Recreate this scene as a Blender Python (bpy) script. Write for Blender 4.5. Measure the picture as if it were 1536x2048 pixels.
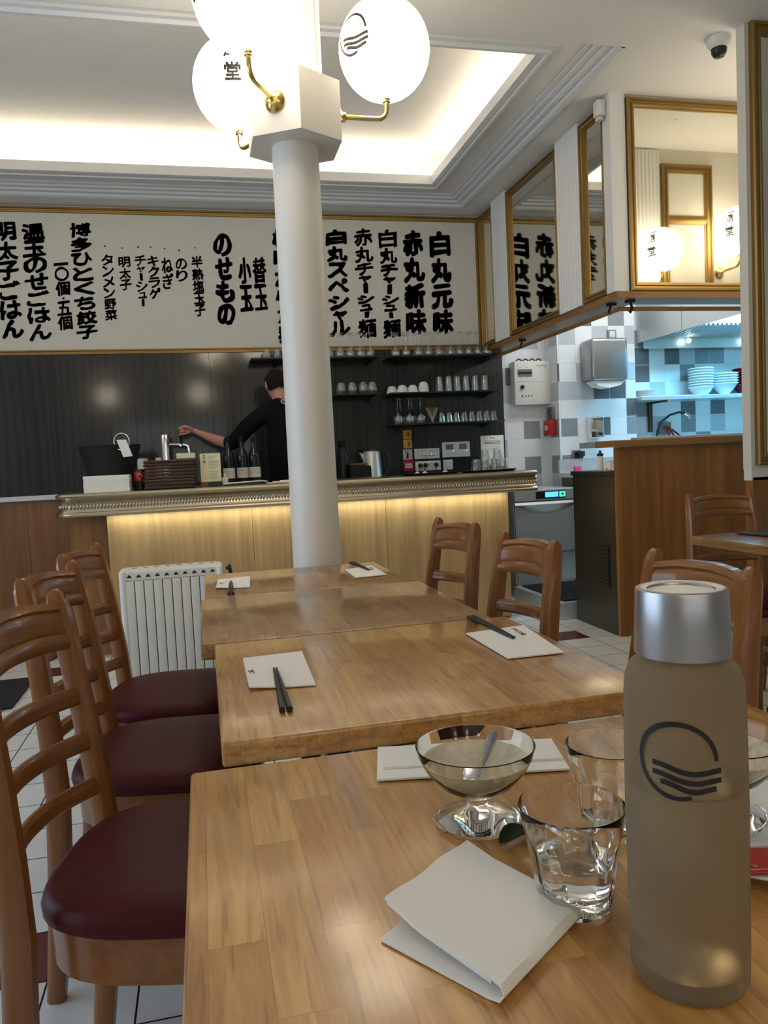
import bpy, bmesh, math, random
from mathutils import Vector, Matrix, noise
random.seed(7)
for _o in list(bpy.data.objects): bpy.data.objects.remove(_o)
SC = bpy.context.scene
COL = SC.collection
PI = math.pi

# ------------------------------------------------------------------ camera
cam = bpy.data.cameras.new('camera'); cam.sensor_fit = 'VERTICAL'; cam.sensor_height = 36.0
cam.lens = 1550/2048*36; cam.clip_start = 0.02
co = bpy.data.objects.new('camera', cam); COL.objects.link(co)
Rm = [[0.9722803, -0.0614186, 0.2256074], [-0.2288922, -0.0530005, 0.9720079], [-0.0477421, -0.9967039, -0.0655895]]
co.matrix_world = Matrix(((Rm[0][0], -Rm[0][1], -Rm[0][2], 0), (Rm[1][0], -Rm[1][1], -Rm[1][2], 0),
                          (Rm[2][0], -Rm[2][1], -Rm[2][2], 1.11), (0, 0, 0, 1)))
SC.camera = co
# ------------------------------------------------------------------ world, exposure
w = bpy.data.worlds.new('world'); SC.world = w; w.use_nodes = True
w.node_tree.nodes['Background'].inputs[0].default_value = (.5, .6, .8, 1)
w.node_tree.nodes['Background'].inputs[1].default_value = .3
SC.view_settings.view_transform = 'Standard'; SC.view_settings.look = 'None'
SC.view_settings.gamma = 1; SC.view_settings.use_curve_mapping = False
SC.view_settings.exposure = 0.38
SC.cycles.max_bounces = 14; SC.cycles.transmission_bounces = 12; SC.cycles.transparent_max_bounces = 24
SC.cycles.diffuse_bounces = 4; SC.cycles.glossy_bounces = 5; SC.cycles.sample_clamp_indirect = 6
SC.cycles.use_denoising = True; SC.cycles.blur_glossy = 0.6
# ------------------------------------------------------------------ light levels
GLOBE = 7.0          # radiance of the lamp globes
COVE = 4.6          # W per metre of cove LED strip
BAR_LED = 4.4
HOOD = 34.0
KITCHEN = 17.0
DAY_LEFT = 2.3
DAY_FRONT = .5
SPOT = 6.0
def area(name, loc, rot, sx, sy, power, col):
    l = bpy.data.lights.new(name, 'AREA'); l.shape = 'RECTANGLE'; l.size = sx; l.size_y = sy; l.energy = power; l.color = col
    o = bpy.data.objects.new(name, l); o.location = loc; o.rotation_euler = rot; COL.objects.link(o); return o
WARMC = (1, .86, .66)
# cove LED strips hidden in the trough above the tray rim, shining up
for nm, x, y, sx, sy in (('led_far', -.6, 5.88, 4.8, .04), ('led_near', -.6, 3.79, 4.8, .04)):
    area(nm, (x, y, 3.262), (PI, 0, 0), sx, sy, COVE*4.8/2, WARMC)
for nm, x, y, sx, sy in (('led_right', 1.94, 4.83, .04, 1.9), ('led_left', -3.06, 4.83, .04, 1.9)):
    area(nm, (x, y, 3.262), (PI, 0, 0), sx, sy, COVE*1.9/2, WARMC)
area('bar_led', (.71, 4.852, .868), (0, 0, 0), 2.55, .012, BAR_LED, (.95, 1, .82))
area('hood_light', (4.6, 5.35, 2.36), (math.radians(42), 0, 0), 1.3, .12, HOOD, (.15, .62, 1)); area('hood_uplight', (4.6, 5.35, 2.37), (math.radians(160), 0, 0), 1.3, .12, HOOD*.25, (.15, .62, 1))
area('kitchen_light', (3.3, 5.1, 3.0), (math.radians(14), 0, 0), .9, .5, KITCHEN, (.93, .97, 1))
area('fill_light_rear', (.4, -1.3, 3.05), (0, 0, 0), 1.0, .5, SPOT, (1, .84, .6))  # unseen warm fill added behind the camera to brighten the foreground

# ------------------------------------------------------------------ materials
def lin(r, g, b):
    f = lambda c: (c/255/12.92 if c/255 <= .04045 else ((c/255+.055)/1.055)**2.4)
    return (f(r), f(g), f(b), 1)
def mat(name, col, rough=.5, metal=0, trans=0, ior=1.45, emit=0, ecol=None, coat=0, spec=.5):
    m = bpy.data.materials.new(name); m.use_nodes = True
    b = m.node_tree.nodes['Principled BSDF']
    b.inputs['Base Color'].default_value = col; b.inputs['Roughness'].default_value = rough
    b.inputs['Metallic'].default_value = metal; b.inputs['Transmission Weight'].default_value = trans
    b.inputs['IOR'].default_value = ior; b.inputs['Coat Weight'].default_value = coat
    b.inputs['Specular IOR Level'].default_value = spec
    if emit:
        b.inputs['Emission Color'].default_value = ecol or col; b.inputs['Emission Strength'].default_value = emit
    return m
def nd(m, t, **k):
    n = m.node_tree.nodes.new(t)
    for a, v in k.items(): setattr(n, a, v)
    return n
def lk(m, a, b): m.node_tree.links.new(a, b)
def bsdf(m): return m.node_tree.nodes['Principled BSDF']
def coords(m, scale=(1, 1, 1), kind='Object', rot=(0, 0, 0), loc=(0, 0, 0)):
    t = nd(m, 'ShaderNodeTexCoord'); mp = nd(m, 'ShaderNodeMapping')
    mp.inputs['Scale'].default_value = scale; mp.inputs['Rotation'].default_value = rot; mp.inputs['Location'].default_value = loc
    lk(m, t.outputs[kind], mp.inputs['Vector']); return mp.outputs['Vector']
def ramp(m, fac, stops, interp='LINEAR'):
    r = nd(m, 'ShaderNodeValToRGB'); r.color_ramp.interpolation = interp
    e = r.color_ramp.elements
    while len(e) < len(stops): e.new(.5)
    for i, (p, c) in enumerate(stops): e[i].position = p; e[i].color = c
    lk(m, fac, r.inputs['Fac']); return r.outputs['Color']
def noisen(m, vec, scale=5, detail=4, rough=.55, dist=0):
    n = nd(m, 'ShaderNodeTexNoise'); n.inputs['Scale'].default_value = scale; n.inputs['Detail'].default_value = detail
    n.inputs['Roughness'].default_value = rough; n.inputs['Distortion'].default_value = dist
    lk(m, vec, n.inputs['Vector']); return n.outputs['Fac']
def mixc(m, fac, a, b, mode='MIX'):
    x = nd(m, 'ShaderNodeMix', data_type='RGBA', blend_type=mode)
    if isinstance(fac, (int, float)): x.inputs[0].default_value = fac
    else: lk(m, fac, x.inputs[0])
    for v, i in ((a, 6), (b, 7)):
        if isinstance(v, tuple): x.inputs[i].default_value = v
        else: lk(m, v, x.inputs[i])
    return x.outputs[2]
def bump(m, fac, s=.2, d=.01):
    b = nd(m, 'ShaderNodeBump'); b.inputs['Strength'].default_value = s; b.inputs['Distance'].default_value = d
    lk(m, fac, b.inputs['Height']); lk(m, b.outputs['Normal'], bsdf(m).inputs['Normal'])
def wood(name, c1, c2, grain='z', rough=.4, fine=1.0, coat=0, seam=None):
    m = mat(name, c1, rough, coat=coat)
    lo, hi = 1.6*fine, 38*fine
    sc = {'x': (lo, hi, hi), 'y': (hi, lo, hi), 'z': (hi, hi, lo)}[grain]
    n1 = noisen(m, coords(m, sc), 1.0, 5, .6, .4)
    lo2, hi2 = .5, 7
    sc2 = {'x': (lo2, hi2, hi2), 'y': (hi2, lo2, hi2), 'z': (hi2, hi2, lo2)}[grain]
    n2 = noisen(m, coords(m, sc2), 1.0, 2, .5, 1.0)
    a = ramp(m, n1, [(.3, c1), (.72, c2)])
    b = ramp(m, n2, [(.3, (.8, .8, .8, 1)), (.7, (1.15, 1.12, 1.08, 1))])
    c = mixc(m, 1.0, a, b, 'MULTIPLY')
    lk(m, c, bsdf(m).inputs['Base Color']); bump(m, n1, .08, .002)
    return m
def butcher(name, shade=1.0, seed=0.0):
    m = mat(name, (.4, .2, .07, 1), .34, coat=.6); bsdf(m).inputs['Coat Roughness'].default_value = .15
    t = nd(m, 'ShaderNodeTexCoord'); s = nd(m, 'ShaderNodeSeparateXYZ'); lk(m, t.outputs['Object'], s.inputs[0])
    cb = nd(m, 'ShaderNodeCombineXYZ')
    ax = nd(m, 'ShaderNodeMath', operation='ADD'); ax.inputs[1].default_value = 10+seed; lk(m, s.outputs['Y'], ax.inputs[0])
    ay = nd(m, 'ShaderNodeMath', operation='ADD'); ay.inputs[1].default_value = 10+seed*1.7; lk(m, s.outputs['X'], ay.inputs[0])
    lk(m, ax.outputs[0], cb.inputs[0]); lk(m, ay.outputs[0], cb.inputs[1])
    br = nd(m, 'ShaderNodeTexBrick'); br.offset = .37; br.offset_frequency = 2
    br.inputs['Scale'].default_value = 1; br.inputs['Brick Width'].default_value = .24; br.inputs['Row Height'].default_value = .044
    br.inputs['Mortar Size'].default_value = .0003; br.inputs['Mortar Smooth'].default_value = .2; br.inputs['Bias'].default_value = 0
    br.inputs['Color1'].default_value = (0, 0, 0, 1); br.inputs['Color2'].default_value = (1, 1, 1, 1); br.inputs['Mortar'].default_value = (0, 0, 0, 1)
    lk(m, cb.outputs[0], br.inputs['Vector'])
    k = shade
    base = ramp(m, br.outputs['Color'], [(0, (.42*k, .205*k, .055*k, 1)), (.35, (.48*k, .245*k, .068*k, 1)), (.7, (.52*k, .28*k, .083*k, 1)), (1, (.56*k, .315*k, .10*k, 1))])
    off = nd(m, 'ShaderNodeMix', data_type='VECTOR'); off.inputs[0].default_value = 1
    sv = nd(m, 'ShaderNodeVectorMath', operation='SCALE'); sv.inputs[3].default_value = 3.0; lk(m, br.outputs['Color'], sv.inputs[0])
    av = nd(m, 'ShaderNodeVectorMath', operation='ADD'); lk(m, t.outputs['Object'], av.inputs[0]); lk(m, sv.outputs[0], av.inputs[1])
    mp = nd(m, 'ShaderNodeMapping'); mp.inputs['Scale'].default_value = (55, 3.5, 55); lk(m, av.outputs[0], mp.inputs[0])
    n1 = noisen(m, mp.outputs[0], 1, 5, .65, .8)
    mp2 = nd(m, 'ShaderNodeMapping'); mp2.inputs['Scale'].default_value = (170, 9, 170); lk(m, av.outputs[0], mp2.inputs[0])
    n2 = noisen(m, mp2.outputs[0], 1, 2, .5, .2)
    mp3 = nd(m, 'ShaderNodeMapping'); mp3.inputs['Scale'].default_value = (9, 2.2, 9); lk(m, av.outputs[0], mp3.inputs[0])
    wv = nd(m, 'ShaderNodeTexWave', wave_type='RINGS'); wv.inputs['Scale'].default_value = 1.6; wv.inputs['Distortion'].default_value = 5
    wv.inputs['Detail'].default_value = 3; lk(m, mp3.outputs[0], wv.inputs['Vector'])
    g1 = ramp(m, n1, [(.3, (.70, .62, .52, 1)), (.62, (1.08, 1.07, 1.04, 1))])
    g2 = ramp(m, n2, [(.30, (.50, .38, .28, 1)), (.42, (1, 1, 1, 1))])
    g3 = ramp(m, wv.outputs['Fac'], [(.0, (.76, .70, .6, 1)), (.3, (1, 1, 1, 1)), (1, (1.06, 1.05, 1, 1))])
    c = mixc(m, 1, base, g1, 'MULTIPLY'); c = mixc(m, .55, c, g2, 'MULTIPLY'); c = mixc(m, .7, c, g3, 'MULTIPLY')
    c = mixc(m, br.outputs['Fac'], c, (.30*k, .14*k, .04*k, 1))
    lk(m, c, bsdf(m).inputs['Base Color']); bump(m, n1, .03, .0006)
    return m
def tiles(name):
    m = mat(name, (.8, .8, .8, 1), .12)
    g = nd(m, 'ShaderNodeNewGeometry'); s = nd(m, 'ShaderNodeSeparateXYZ'); lk(m, g.outputs['Position'], s.inputs[0])
    u = nd(m, 'ShaderNodeMath', operation='ADD'); lk(m, s.outputs['X'], u.inputs[0]); lk(m, s.outputs['Y'], u.inputs[1])
    def cell(sock, off):
        a = nd(m, 'ShaderNodeMath', operation='ADD'); lk(m, sock, a.inputs[0]); a.inputs[1].default_value = off
        d = nd(m, 'ShaderNodeMath', operation='DIVIDE'); lk(m, a.outputs[0], d.inputs[0]); d.inputs[1].default_value = .154
        f = nd(m, 'ShaderNodeMath', operation='FLOOR'); lk(m, d.outputs[0], f.inputs[0])
        r = nd(m, 'ShaderNodeMath', operation='FRACT'); lk(m, d.outputs[0], r.inputs[0])
        q = nd(m, 'ShaderNodeMath', operation='SUBTRACT'); lk(m, r.outputs[0], q.inputs[0]); q.inputs[1].default_value = .5
        ab = nd(m, 'ShaderNodeMath', operation='ABSOLUTE'); lk(m, q.outputs[0], ab.inputs[0])
        return f.outputs[0], ab.outputs[0]
    fu, eu = cell(u.outputs[0], .05); fv, ev = cell(s.outputs['Z'], -.009)
    c = nd(m, 'ShaderNodeCombineXYZ'); lk(m, fu, c.inputs[0]); lk(m, fv, c.inputs[1])
    wn = nd(m, 'ShaderNodeTexWhiteNoise', noise_dimensions='2D'); lk(m, c.outputs[0], wn.inputs['Vector'])
    col = ramp(m, wn.outputs['Value'], [(0, (.74, .75, .75, 1)), (.62, (.47, .50, .53, 1)), (.78, (.25, .265, .28, 1)), (.90, (.13, .135, .14, 1))], 'CONSTANT')
    mx = nd(m, 'ShaderNodeMath', operation='MAXIMUM'); lk(m, eu, mx.inputs[0]); lk(m, ev, mx.inputs[1])
    gt = nd(m, 'ShaderNodeMath', operation='GREATER_THAN'); lk(m, mx.outputs[0], gt.inputs[0]); gt.inputs[1].default_value = .49
    lk(m, mixc(m, gt.outputs[0], col, (.6, .6, .6, 1)), bsdf(m).inputs['Base Color'])
    return m
def plaster(name, col, rough=.75):
    m = mat(name, col, rough); bump(m, noisen(m, coords(m, (1, 1, 1)), 60, 3), .04, .003); return m
def darkwood(name):
    m = mat(name, (.02, .02, .018, 1), .5, coat=.9, spec=.25); bsdf(m).inputs['Coat Roughness'].default_value = .09
    v = coords(m, (1.9, 1, .20))
    wv = nd(m, 'ShaderNodeTexWave', wave_type='BANDS', bands_direction='X'); wv.inputs['Scale'].default_value = 3.0; wv.inputs['Distortion'].default_value = 11
    wv.inputs['Detail'].default_value = 2; wv.inputs['Detail Scale'].default_value = .7; lk(m, v, wv.inputs['Vector'])
    n = noisen(m, coords(m, (70, 1, 1.6)), 1, 4, .6, .3)
    a = ramp(m, wv.outputs['Fac'], [(.04, (.004, .004, .004, 1)), (.16, (.011, .0115, .0105, 1)), (1, (.015, .016, .014, 1))])
    b = ramp(m, n, [(.3, (.8, .8, .8, 1)), (.7, (1.2, 1.2, 1.18, 1))])
    lk(m, mixc(m, 1, a, b, 'MULTIPLY'), bsdf(m).inputs['Base Color'])
    bump(m, noisen(m, coords(m, (7, 1, 2.2)), 1, 2, .5, .3), .03, .012)
    return m
def antique_mirror(name):
    m = mat(name, (.80, .78, .69, 1), .035, 1.0)
    v = nd(m, 'ShaderNodeTexVoronoi'); v.inputs['Scale'].default_value = 13; v.inputs['Randomness'].default_value = 1
    lk(m, coords(m), v.inputs['Vector'])
    n = noisen(m, coords(m), 30, 2)
    a = nd(m, 'ShaderNodeMath', operation='MULTIPLY'); lk(m, n, a.inputs[0]); a.inputs[1].default_value = .11
    lt = nd(m, 'ShaderNodeMath', operation='LESS_THAN'); lk(m, v.outputs['Distance'], lt.inputs[0]); lk(m, a.outputs[0], lt.inputs[1])
    lk(m, mixc(m, lt.outputs[0], (.80, .78, .69, 1), (.16, .13, .08, 1)), bsdf(m).inputs['Base Color'])
    return m
def thin_glass(name, tint=(.93, .97, .96, 1), base=.05):
    m = bpy.data.materials.new(name); m.use_nodes = True; nt = m.node_tree
    nt.nodes.remove(nt.nodes['Principled BSDF']); out = nt.nodes['Material Output']
    tr = nd(m, 'ShaderNodeBsdfTransparent'); tr.inputs[0].default_value = tint
    gl = nd(m, 'ShaderNodeBsdfGlossy'); gl.inputs['Roughness'].default_value = .03
    lw = nd(m, 'ShaderNodeLayerWeight'); lw.inputs['Blend'].default_value = .35
    ad = nd(m, 'ShaderNodeMath', operation='MULTIPLY_ADD'); lk(m, lw.outputs['Facing'], ad.inputs[0]); ad.inputs[1].default_value = .35; ad.inputs[2].default_value = base
    mx = nd(m, 'ShaderNodeMixShader'); lk(m, ad.outputs[0], mx.inputs[0]); lk(m, tr.outputs[0], mx.inputs[1]); lk(m, gl.outputs[0], mx.inputs[2])
    lk(m, mx.outputs[0], out.inputs['Surface']); return m
def film(name, col, op):
    m = bpy.data.materials.new(name); m.use_nodes = True; nt = m.node_tree
    b = nt.nodes['Principled BSDF']; b.inputs['Base Color'].default_value = col; b.inputs['Roughness'].default_value = .35
    tr = nd(m, 'ShaderNodeBsdfTransparent'); n = noisen(m, coords(m), 70, 4)
    mr = nd(m, 'ShaderNodeMapRange'); lk(m, n, mr.inputs[0]); mr.inputs[1].default_value = .3; mr.inputs[2].default_value = .7; mr.inputs[3].default_value = op*.45; mr.inputs[4].default_value = op*1.3
    mx = nd(m, 'ShaderNodeMixShader'); lk(m, mr.outputs[0], mx.inputs[0]); lk(m, tr.outputs[0], mx.inputs[1]); lk(m, b.outputs[0], mx.inputs[2])
    lk(m, mx.outputs[0], nt.nodes['Material Output'].inputs['Surface']); return m
M = dict(
    wall=plaster('wall_paint', (.66, .64, .58, 1)), ceil=plaster('ceiling_paint', (.78, .76, .72, 1)), trim=mat('trim_paint', (.70, .71, .71, 1), .45),
    column=mat('column_paint', (.80, .75, .66, 1), .35), board=plaster('board_paper', (.62, .61, .55, 1), .6), ink=mat('ink', (.012, .012, .011, 1), .55),
    oak=wood('oak_veneer', (.33, .20, .085, 1), (.43, .285, .135, 1), 'z', .42), oakdark=wood('oak_dark', (.20, .085, .022, 1), (.30, .135, .038, 1), 'z', .4),
    oakx=wood('oak_rail', (.22, .105, .03, 1), (.32, .16, .05, 1), 'x', .4), oaky=wood('oak_beam', (.22, .10, .028, 1), (.32, .155, .046, 1), 'y', .4),
    chair=wood('chair_wood', (.195, .071, .015, 1), (.285, .112, .028, 1), 'z', .3, .8, coat=.35), chairy=wood('chair_rail_wood', (.195, .071, .015, 1), (.285, .112, .028, 1), 'y', .3, .8, coat=.35),
    vinyl=mat('burgundy_vinyl', (.062, .006, .006, 1), .45, spec=.22),
    gold=mat('gilt', (.29, .18, .055, 1), .40, .7), brass=mat('brass', (.83, .60, .20, 1), .14, 1), pewter=mat('pewter', (.50, .44, .33, 1), .27, 1),
    steel=mat('stainless', (.62, .63, .62, 1), .36, .55), spoon=mat('spoon_steel', (.30, .29, .26, 1), .22, 1), dispenser=mat('dispenser_steel', (.34, .34, .335, 1), .34, .8), darksteel=mat('dark_stainless', (.10, .095, .075, 1), .34, .85), chrome=mat('chrome', (.8, .8, .8, 1), .08, 1),
    alu=mat('brushed_aluminium', (.43, .43, .44, 1), .33, 1), black=mat('black_plastic', (.012, .012, .012, 1), .4), blackm=mat('matt_black', (.006, .006, .006, 1), .75),
    white=mat('white_plastic', (.72, .72, .70, 1), .35), cream=mat('cream_enamel', (.64, .61, .54, 1), .35), paper=mat('paper', (.85, .81, .74, 1), .8), card=mat('card', (.72, .66, .42, 1), .7),
    red=mat('red_plastic', (.45, .012, .012, 1), .35), yellow=mat('yellow_plate', (.75, .48, .03, 1), .4), porcelain=mat('porcelain', (.80, .80, .79, 1), .12), redbowl=mat('red_lacquer', (.20, .008, .014, 1), .25),
    leather=wood('dark_leather', (.014, .008, .005, 1), (.028, .017, .009, 1), 'x', .45), brown=mat('brown_card', (.20, .085, .02, 1), .6),
    floorw=plaster('floor_tile', (.62, .62, .60, 1), .25), floorr=plaster('floor_tile_red', (.10, .012, .02, 1), .25), grout=mat('grout', (.03, .03, .03, 1), .9),
    tile=tiles('kitchen_tiles'), dark=darkwood('stained_oak_panel'), mirror=antique_mirror('antique_mirror'),
    globe=mat('globe_glass', (1, 1, 1, 1), .3, emit=GLOBE, ecol=(1, .88, .68, 1)), gthin=thin_glass('thin_glass'), gshelf=thin_glass('shelf_glass', (.93, .95, .94, 1), .12),
    glass=mat('clear_glass', (.99, 1, .99, 1), .0, trans=1, ior=1.27), water=mat('water', (1, 1, 1, 1), 0, trans=1, ior=1.33),
    frost=mat('frosted_glass', (.62, .53, .385, 1), .52, trans=.84, ior=1.15), leaf=mat('mint_leaf', (.012, .055, .012, 1), .45), syrup=film('melted_sorbet', (.74, .64, .45, 1), .80),
    skin=mat('skin', (.50, .235, .165, 1), .5), hair=mat('dark_hair', (.010, .006, .004, 1), .8, spec=.2), cloth=mat('black_cloth', (.004, .004, .0045, 1), .9, spec=.2), trousers=mat('trousers', (.02, .02, .025, 1), .85),
    bluescr=mat('lit_display', (.1, .4, 1, 1), .4, emit=1.6, ecol=(.06, .36, 1, 1)), greenscr=mat('lit_green_key', (.1, .8, .4, 1), .4, emit=1.0, ecol=(.05, .75, .38, 1)), lcd=mat('grey_lcd', (.16, .18, .17, 1), .3),
    matblack=plaster('mat_rubber', (.010, .010, .011, 1), .9), greytext=mat('grey_print', (.20, .20, .20, 1), .7), bottleglass=mat('dark_bottle', (.01, .015, .012, 1), .12), label=mat('label_paper', (.60, .60, .58, 1), .7),
    pink=mat('pink_plastic', (.8, .08, .25, 1), .4), lampbulb=mat('hood_bulb', (1, 1, 1, 1), .3, emit=9, ecol=(.6, .9, 1, 1)), straw=mat('straw', (.45, .33, .12, 1), .6),
    pane_l=mat('daylight_pane_left', (1, 1, 1, 1), .2, emit=DAY_LEFT, ecol=(.55, .74, 1, 1)), pane_f=mat('daylight_pane_front', (1, 1, 1, 1), .2, emit=DAY_FRONT, ecol=(.90, .94, 1, 1)),
)

# ------------------------------------------------------------------ mesh helpers
def nb(): return bmesh.new()
def box(bm, x0, x1, y0, y1, z0, z1, r=0, seg=2):
    t = bmesh.new() if r else bm
    vs = [t.verts.new((x, y, z)) for x in (x0, x1) for y in (y0, y1) for z in (z0, z1)]
    for q in ((0, 1, 3, 2), (4, 6, 7, 5), (0, 4, 5, 1), (2, 3, 7, 6), (0, 2, 6, 4), (1, 5, 7, 3)): t.faces.new([vs[i] for i in q])
    if r:
        bmesh.ops.bevel(t, geom=list(t.edges), offset=r, segments=seg, profile=.5, affect='EDGES')
        join(bm, t); t.free()
    return bm
def join(bm, t, mx=None):
    t.verts.index_update()
    vs = [bm.verts.new(mx @ v.co if mx else v.co) for v in t.verts]
    for f in t.faces:
        try:
            g = bm.faces.new([vs[v.index] for v in f.verts]); g.material_index = f.material_index; g.smooth = f.smooth
        except ValueError: pass
def lathe(bm, prof, n=32, c=(0, 0, 0), mx=None, a0=0, a1=2*PI, fr=None):
    full = abs(a1-a0-2*PI) < 1e-6
    rings = []
    for r, z in prof:
        if r < 1e-6:
            p = Vector((0, 0, z)); p = (mx @ p if mx else p)+Vector(c); rings.append([bm.verts.new(p)]); continue
        ring = []
        for i in range(n if full else n+1):
            a = a0+(a1-a0)*i/n; rr = r*(fr(a, z) if fr else 1)
            p = Vector((rr*math.cos(a), rr*math.sin(a), z)); p = (mx @ p if mx else p)+Vector(c); ring.append(bm.verts.new(p))
        rings.append(ring)
    for A, B in zip(rings, rings[1:]):
        m = n if full else n
        for i in range(m):
            j = (i+1) % n if full else i+1
            if len(A) == 1 and len(B) == 1: continue
            if len(A) == 1: bm.faces.new((A[0], B[j], B[i]))
            elif len(B) == 1: bm.faces.new((A[i], A[j], B[0]))
            else: bm.faces.new((A[i], A[j], B[j], B[i]))
    return bm
def tube(bm, pts, r, n=10, sq=None, cap=True, up=None):
    pts = [Vector(p) for p in pts]; rings = []
    rs = r if isinstance(r, (list, tuple)) else [r]*len(pts)
    u = None
    for i, p in enumerate(pts):
        d = (pts[min(i+1, len(pts)-1)]-pts[max(i-1, 0)]).normalized()
        if u is None:
            u = Vector(up) if up else (Vector((0, 0, 1)) if abs(d.z) < .9 else Vector((1, 0, 0)))
        u = (u-d*u.dot(d)).normalized(); v = d.cross(u)
        ring = []
        for k in range(n):
            a = 2*PI*k/n; ca, sa = math.cos(a), math.sin(a)
            ku = rs[i]*(sq[0] if sq else 1); kv = rs[i]*(sq[1] if sq else 1)
            ring.append(bm.verts.new(p+u*ca*ku+v*sa*kv))
        rings.append(ring)
    for A, B in zip(rings, rings[1:]):
        for k in range(n): bm.faces.new((A[k], A[(k+1) % n], B[(k+1) % n], B[k]))
    if cap: bm.faces.new(rings[0][::-1]); bm.faces.new(rings[-1])
    return bm
def bar(bm, pts, wx, wy, nrm=(1, 0, 0), ex=2):
    """square-section bar through pts: width wx along nrm, wy across"""
    pts = [Vector(p) for p in pts]; rings = []; N = Vector(nrm)
    for i, p in enumerate(pts):
        d = (pts[min(i+1, len(pts)-1)]-pts[max(i-1, 0)]).normalized()
        u = (N-d*N.dot(d)).normalized(); v = d.cross(u)
        a = wx[i] if isinstance(wx, (list, tuple)) else wx; b = wy[i] if isinstance(wy, (list, tuple)) else wy
        c = .22
        ring = [bm.verts.new(p+u*a*s+v*b*t) for s, t in ((.5, .5-c), (.5-c, .5), (-.5+c, .5), (-.5, .5-c), (-.5, -.5+c), (-.5+c, -.5), (.5-c, -.5), (.5, -.5+c))]
        rings.append(ring)
    for A, B in zip(rings, rings[1:]):
        for k in range(8): bm.faces.new((A[k], A[(k+1) % 8], B[(k+1) % 8], B[k]))
    bm.faces.new(rings[0][::-1]); bm.faces.new(rings[-1]); return bm
def sweep(bm, path, prof, z0=0, closed=False):
    """prof [(outward, z)] swept along XY path (outward = right-hand normal of travel)"""
    P_ = [Vector((p[0], p[1])) for p in path]; rings = []; n = len(P_)
    for i, p in enumerate(P_):
        if closed: a, b = P_[(i-1) % n], P_[(i+1) % n]
        else: a, b = P_[max(i-1, 0)], P_[min(i+1, n-1)]
        d1 = (p-a).normalized() if (p-a).length > 1e-9 else (b-p).normalized(); d2 = (b-p).normalized() if (b-p).length > 1e-9 else d1
        n1 = Vector((d1.y, -d1.x)); n2 = Vector((d2.y, -d2.x)); m = (n1+n2)
        m = m/m.dot(n1) if m.length > 1e-6 else n1
        m = m if m.length < 3 else m.normalized()
        rings.append([bm.verts.new((p.x+m.x*o, p.y+m.y*o, z0+z)) for o, z in prof])
    rng = range(n) if closed else range(n-1)
    for i in rng:
        A, B = rings[i], rings[(i+1) % n]
        for k in range(len(prof)-1): bm.faces.new((A[k], A[k+1], B[k+1], B[k]))
    return bm
def prism(bm, poly, axis, a, b):
    def pt(u, v, t): return {'x': (t, u, v), 'y': (u, t, v), 'z': (u, v, t)}[axis]
    A = [bm.verts.new(pt(u, v, a)) for u, v in poly]; B = [bm.verts.new(pt(u, v, b)) for u, v in poly]
    bm.faces.new(A[::-1]); bm.faces.new(B); n = len(poly)
    for i in range(n): bm.faces.new((A[i], A[(i+1) % n], B[(i+1) % n], B[i]))
    return bm
def quad(bm, *pts): bm.faces.new([bm.verts.new(p) for p in pts]); return bm
def ball(bm, c, r, sub=2, sc=(1, 1, 1)):
    t = bmesh.new(); bmesh.ops.create_icosphere(t, subdivisions=sub, radius=1)
    join(bm, t, Matrix.Translation(c) @ Matrix.Diagonal((r*sc[0], r*sc[1], r*sc[2], 1))); t.free(); return bm
def obj(name, bm, m=None, parent=None, smooth=None, fix=True):
    if fix: bmesh.ops.recalc_face_normals(bm, faces=bm.faces)
    me = bpy.data.meshes.new(name); bm.to_mesh(me); bm.free()
    o = bpy.data.objects.new(name, me); COL.objects.link(o)
    for k in (m if isinstance(m, list) else [m]): me.materials.append(M[k] if isinstance(k, str) else k)
    if smooth:
        me.shade_smooth(); me.set_sharp_from_angle(angle=math.radians(smooth))
    if parent: o.parent = parent
    return o
def tag(o, label, cat, group=None, kind=None):
    if label: o['label'] = label
    if cat: o['category'] = cat
    if group: o['group'] = group
    if kind: o['kind'] = kind
    return o
def thing(name, label, cat, loc=(0, 0, 0), rz=0, group=None):
    o = bpy.data.objects.new(name, None); o.empty_display_size = .05; COL.objects.link(o)
    o.location = loc; o.rotation_euler = (0, 0, rz); return tag(o, label, cat, group)
def struct(name, bm, m, smooth=None, label=None):
    o = obj(name, bm, m, None, smooth); o['kind'] = 'structure'
    if label: o['label'] = label
    return o
def dup(root, loc=None, rz=None, label=None, group=None):
    r = root.copy(); COL.objects.link(r)
    if loc is not None: r.location = loc
    if rz is not None: r.rotation_euler = (0, 0, rz)
    if label: r['label'] = label
    if group: r['group'] = group
    for ch in list(root.children):
        c = ch.copy(); COL.objects.link(c); c.parent = r
        for g in list(ch.children):
            d = g.copy(); COL.objects.link(d); d.parent = c
    return r
ORD = ['first', 'second', 'third', 'fourth', 'fifth', 'sixth', 'seventh', 'eighth', 'ninth', 'tenth', 'eleventh', 'twelfth']
GL = {}
def glyph(ch, off=0.0):
    k = (ch, off)
    if k in GL: return GL[k]
    cu = bpy.data.curves.new('g', 'FONT'); cu.body = ch; cu.size = 1; cu.offset = off; cu.resolution_u = 4; cu.fill_mode = 'FRONT'
    o = bpy.data.objects.new('g', cu); COL.objects.link(o)
    dg = bpy.context.evaluated_depsgraph_get(); me = o.evaluated_get(dg).to_mesh()
    vs = [tuple(v.co[:2]) for v in me.vertices]; fs = [tuple(p.vertices) for p in me.polygons]
    o.evaluated_get(dg).to_mesh_clear(); bpy.data.objects.remove(o); bpy.data.curves.remove(cu)
    GL[k] = (vs, fs); return GL[k]
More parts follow.
